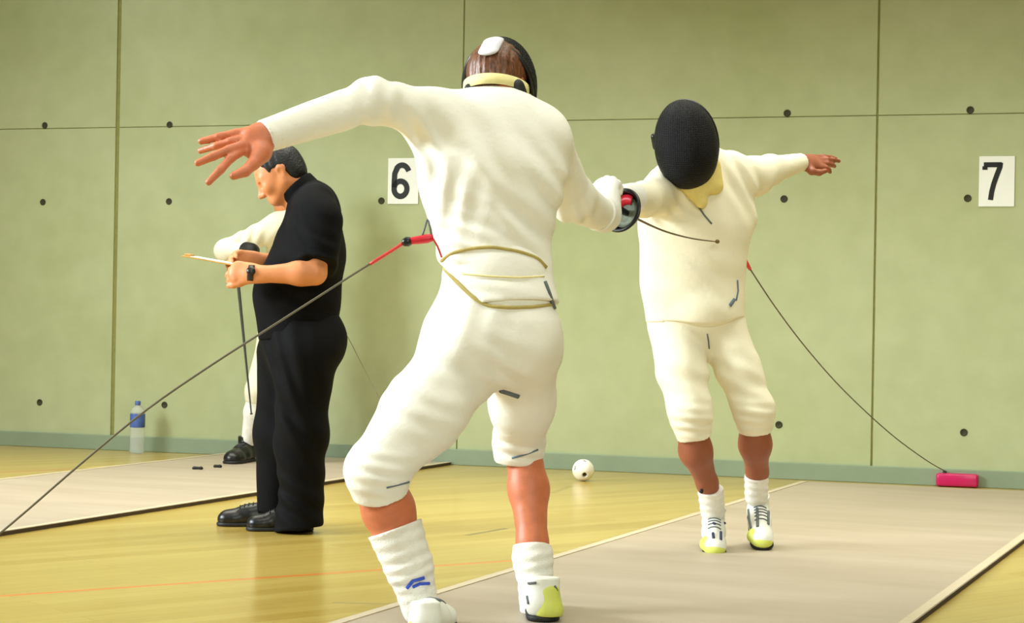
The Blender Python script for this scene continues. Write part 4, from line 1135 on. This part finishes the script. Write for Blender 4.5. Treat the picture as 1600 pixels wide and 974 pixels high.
# ------------------------------------------------------------------ the fencer half hidden behind the referee
def hidden_fencer():
    D = 11.35
    root = empty('person', G(425, 722), 'person in white fencing kit and black shoes, mostly hidden behind the person in black', 'person')
    hc = P(448, 298, D); hf = unit((-0.5, -0.85, -0.1)); hu = Z
    fa = hf; ua = unit(hu - fa * (hu @ fa)); sa = np.cross(fa, ua)
    shR = P(432, 356, D - .08); elR = P(352, 392, D - .12); wrR = P(392, 392, D - .32)
    shL = P(500, 356, D); elL = P(512, 430, D); wrL = P(490, 480, D - .15)
    hipR = P(430, 528, D); knR = P(402, 610, D - .05); anR = P(387, 695, D)
    hipL = P(478, 528, D); knL = P(478, 612, D); anL = P(474, 698, D)
    b = Body(); head(b, hc, hf, hu, 0.98); b.limb(hc - Z * 0.06, P(462, 340, D), 0.055, 0.06, 0.03)
    b.limb(P(465, 370, D), P(458, 450, D), 0.14, 0.12, 0.05, flat=Y, ratio=0.65); b.limb(P(458, 450, D), P(455, 505, D), 0.12, 0.12, 0.05, flat=Y, ratio=0.6)
    b.limb(shR, shL, 0.045, 0.045); b.limb(shR, elR, 0.045, 0.04); b.limb(elR, wrR, 0.038, 0.026); b.limb(shL, elL, 0.045, 0.04); b.limb(elL, wrL, 0.038, 0.026)
    b.limb(hipR, knR, 0.07, 0.045); b.limb(knR, anR, 0.045, 0.032); b.limb(hipL, knL, 0.07, 0.045); b.limb(knL, anL, 0.045, 0.032)
    hand(b, wrL, unit((-0.2, -0.1, -1)), unit((1, 0, 0.1)), 0.18)
    b.build('body', 0.006, 'skin', root)
    j = Body()
    j.limb(P(465, 365, D), P(460, 440, D), 0.185, 0.165, 0.06, flat=Y, ratio=0.62); j.limb(P(460, 440, D), P(455, 500, D), 0.165, 0.175, 0.05, flat=Y, ratio=0.7, cut1=True)
    j.limb(shR, shL, 0.068, 0.068, 0.05); j.limb(P(462, 345, D), P(460, 330, D), 0.075, 0.062, 0.03)
    j.limb(shR, elR, 0.078, 0.062, 0.05); j.limb(elR, wrR, 0.058, 0.042, 0.03, cut1=True); j.limb(shL, elL, 0.076, 0.06, 0.05); j.limb(elL, wrL, 0.058, 0.04, 0.03, cut1=True)
    j.wave = (0.0015, 15); j.fold(P(390, 375, D - .15), unit((1, 0, -0.4)), 0.07, 0.005, 0.15)
    lab(j.build('jacket', 0.008, 'cloth_far', root), 'white long sleeved fencing jacket')
    q = Body()
    q.limb(P(456, 485, D), P(455, 515, D), 0.165, 0.18, 0.05, flat=Y, ratio=0.7)
    for a, k, s in ((hipR, knR, anR), (hipL, knL, anL)):
        q.limb(a, k, 0.100, 0.070, 0.05); q.limb(k, k + (s - k) * 0.22, 0.066, 0.058, 0.03, cut1=True)
    q.wave = (0.002, 15); lab(q.build('breeches', 0.008, 'cloth_far', root), 'white knee length breeches')
    for k, s in ((knR, anR), (knL, anL)):
        so = Body(); so.limb(k + (s - k) * 0.1, k + (s - k) * 0.4, 0.054, 0.056, 0.02); so.limb(k + (s - k) * 0.4, s, 0.056, 0.040, 0.02); so.build('sock', 0.007, 'sock', root)
    shoe(root, np.array([P(389, 702, D)[0], D + 0.06, 0.016]), unit((-0.30, -1, 0)), mat='leather', high=0.15, L=0.29, width=1.3)
    shoe(root, np.array([P(474, 702, D)[0], D + 0.06, 0.016]), unit((-0.2, -1, 0)), mat='leather', high=0.15, L=0.29, width=1.3)
    h = Body(); h.blob(hc + ua * 0.008 - fa * 0.008, (0.104, 0.084, 0.098), (fa, sa, ua), 0.02); h.plane(hc + fa * 0.05 + ua * 0.02, unit(fa - ua * 0.4)); h.plane(hc - ua * 0.07, -ua)
    h.build('hair', 0.006, 'hair_black', root)
    g = Body()
    g.limb(wrR + unit(elR - wrR) * 0.05, wrR, 0.052, 0.046, 0.02, cut0=True)
    hand(g, wrR, unit((-0.35, -0.9, -0.25)), unit((0.2, -0.3, 0.9)), 0.185, curl=(0.9, 1.2, 0.9), spread=0.02, side=-1, thick=1.3)
    lab(g.build('glove', 0.006, 'rubber', root), 'black glove')
    a = P(371, 432, D - .42); t = P(386, 580, D - .42); d = unit(t - a)
    epee([a, a + (t - a) * 0.5, a + (t - a) * 1.0, a + (t - a) * 1.45], a - d * 0.13, 'dark sword hanging point down in front of the half hidden fencer', blade='darksteel', guard_r=0.05, thick=2.0)
    return root
hidden_fencer()

# ------------------------------------------------------------------ cables
def cable_near():
    d = 5.50
    root = empty('body_cable', P(668, 373, d), 'grey cable with red plug running from the near fencer down to the lower left', 'cable')
    V, F = tube([P(677, 371, d), P(668, 373, d), P(655, 375, d), P(640, 377, d)], [0.0095, 0.013, 0.012, 0.010], 12, 2); lab(mesh_obj('plug', V, F, 'red', root), 'red plug')
    V, F = tube([P(642, 376.5, d), P(636, 378, d), P(629, 380, d)], [0.011, 0.0145, 0.009], 12, 2); lab(mesh_obj('connector', V, F, 'plastic', root), 'black connector')
    V, F = tube([P(630, 380, d), P(612, 392, d), P(578, 413, d - .01)], 0.0048, 8, 3); lab(mesh_obj('red_lead', V, F, 'redcord', root), 'red end of the cable')
    pts = [P(579, 412, d - .01), P(530, 443, d - .02), P(430, 507, d - .05), P(330, 571, d - .08), P(230, 640, d - .12), P(130, 722, d - .16), P(40, 800, d - .2), P(-60, 885, d - .25), P(-170, 985, d - .3)]
    V, F = tube(pts, 0.0032, 8, 4); mesh_obj('cord', V, F, 'cord', root)
    V, F = tube([P(676, 372, d), P(684, 386, d), P(690, 402, d + .02)], 0.003, 8, 3); mesh_obj('lead', V, F, 'redcord', root)
    V, F = tube([P(660, 368, d), P(664, 356, d), P(668, 343, d + .01), P(672, 356, d), P(674, 368, d)], 0.0028, 8, 3); mesh_obj('lead', V, F, 'greytrim', root)
cable_near()
def cable_far():
    d = 7.42
    root = empty('body_cable', P(1160, 394, d), 'thin cable from the far fencer down to the magenta reel', 'cable')
    V, F = tube([P(1158, 388, d), P(1159, 394, d), P(1162, 402, d)], [0.010, 0.015, 0.009], 10, 2); lab(mesh_obj('connector', V, F, 'plastic', root), 'black connector')
    V, F = tube([P(1161, 401, d), P(1166, 411, d + .02), P(1172, 421, d + .05)], [0.007, 0.009, 0.006], 10, 3); lab(mesh_obj('plug', V, F, 'redcord', root), 'red plug')
    e = REEL
    a = P(1171, 419, d + .05)
    pts = [a, P(1212, 481, 7.85), P(1262, 547, 8.4), P(1320, 612, 9.05), P(1390, 677, 9.7), P(1445, 718, 10.15), e]
    V, F = tube(pts, 0.0030, 8, 4); mesh_obj('cord', V, F, 'cord', root)
cable_far()
def cable_hidden():
    pts = [P(515, 478, 11.45), P(545, 530, 11.45), P(568, 575, 11.45), P(592, 622, 11.4), P(620, 672, 11.35), G(660, 722, 0.006)]
    V, F = tube(pts, 0.0026, 8, 4); o = mesh_obj('body_cable', V, F, 'cordpale'); tag(o, 'faint thin cable sloping down between the person in black and the near fencer', 'cable')
cable_hidden()

# ------------------------------------------------------------------ light
wd = bpy.data.worlds.new('hall'); SC.world = wd; wd.use_nodes = True
bg = wd.node_tree.nodes['Background']; bg.inputs[0].default_value = (1.0, 0.94, 0.46, 1); bg.inputs[1].default_value = 0.15
def area(name, loc, target, size, power, color, sizey=None, spread=180):
    l = bpy.data.lights.new(name, 'AREA'); l.energy = power; l.color = color; l.shape = 'RECTANGLE'; l.size = size; l.size_y = sizey or size
    l.spread = R(spread)
    o = bpy.data.objects.new(name, l); COL.objects.link(o); o.location = loc
    o.rotation_euler = (Vector(target) - Vector(loc)).to_track_quat('-Z', 'Y').to_euler(); return o
area('window_light', (-7.5, 5.8, 3.6), (0.3, 6.3, 1.0), 3.5, 490, (0.88, 0.96, 1.0), 2.0, 120)
cl = area('ceiling_light', (-0.3, 8.6, 5.2), (-0.3, 8.0, 0), 10.0, 255, (1.0, 0.97, 0.84), 2.5, 95)
cl.rotation_euler = (0, 0, math.atan2(wdir[1], wdir[0]))
area('hall_light', (1.5, -2.5, 4.2), (0.5, 9.0, 0.6), 5.0, 315, (0.96, 0.99, 0.88), 2.2)
area('lamp_light', (0.0, 4.6, 5.6), (0.0, 4.9, 0), 5.0, 80, (1.0, 0.98, 0.90), 1.2, 120)
# beam added above the view to keep the hall light off the wall's top
m = Matrix.Translation(Vector((2.2, 6.6, 3.35))) @ Matrix.Rotation(math.atan2(wdir[1], wdir[0]), 4, 'Z')
bm = bmesh.new(); box_bm(bm, (0, 0, 0), (14.0, 0.3, 1.0), 0.01, m)
be = bm_obj('added_shade_beam', bm, 'wall'); be['kind'] = 'structure'
vs = SC.view_settings
SC.display_settings.display_device = 'sRGB'
vs.view_transform = 'Standard'; vs.look = 'None'; vs.exposure = 0.0; vs.gamma = 1.0
try: vs.use_curve_mapping = False
except Exception: pass
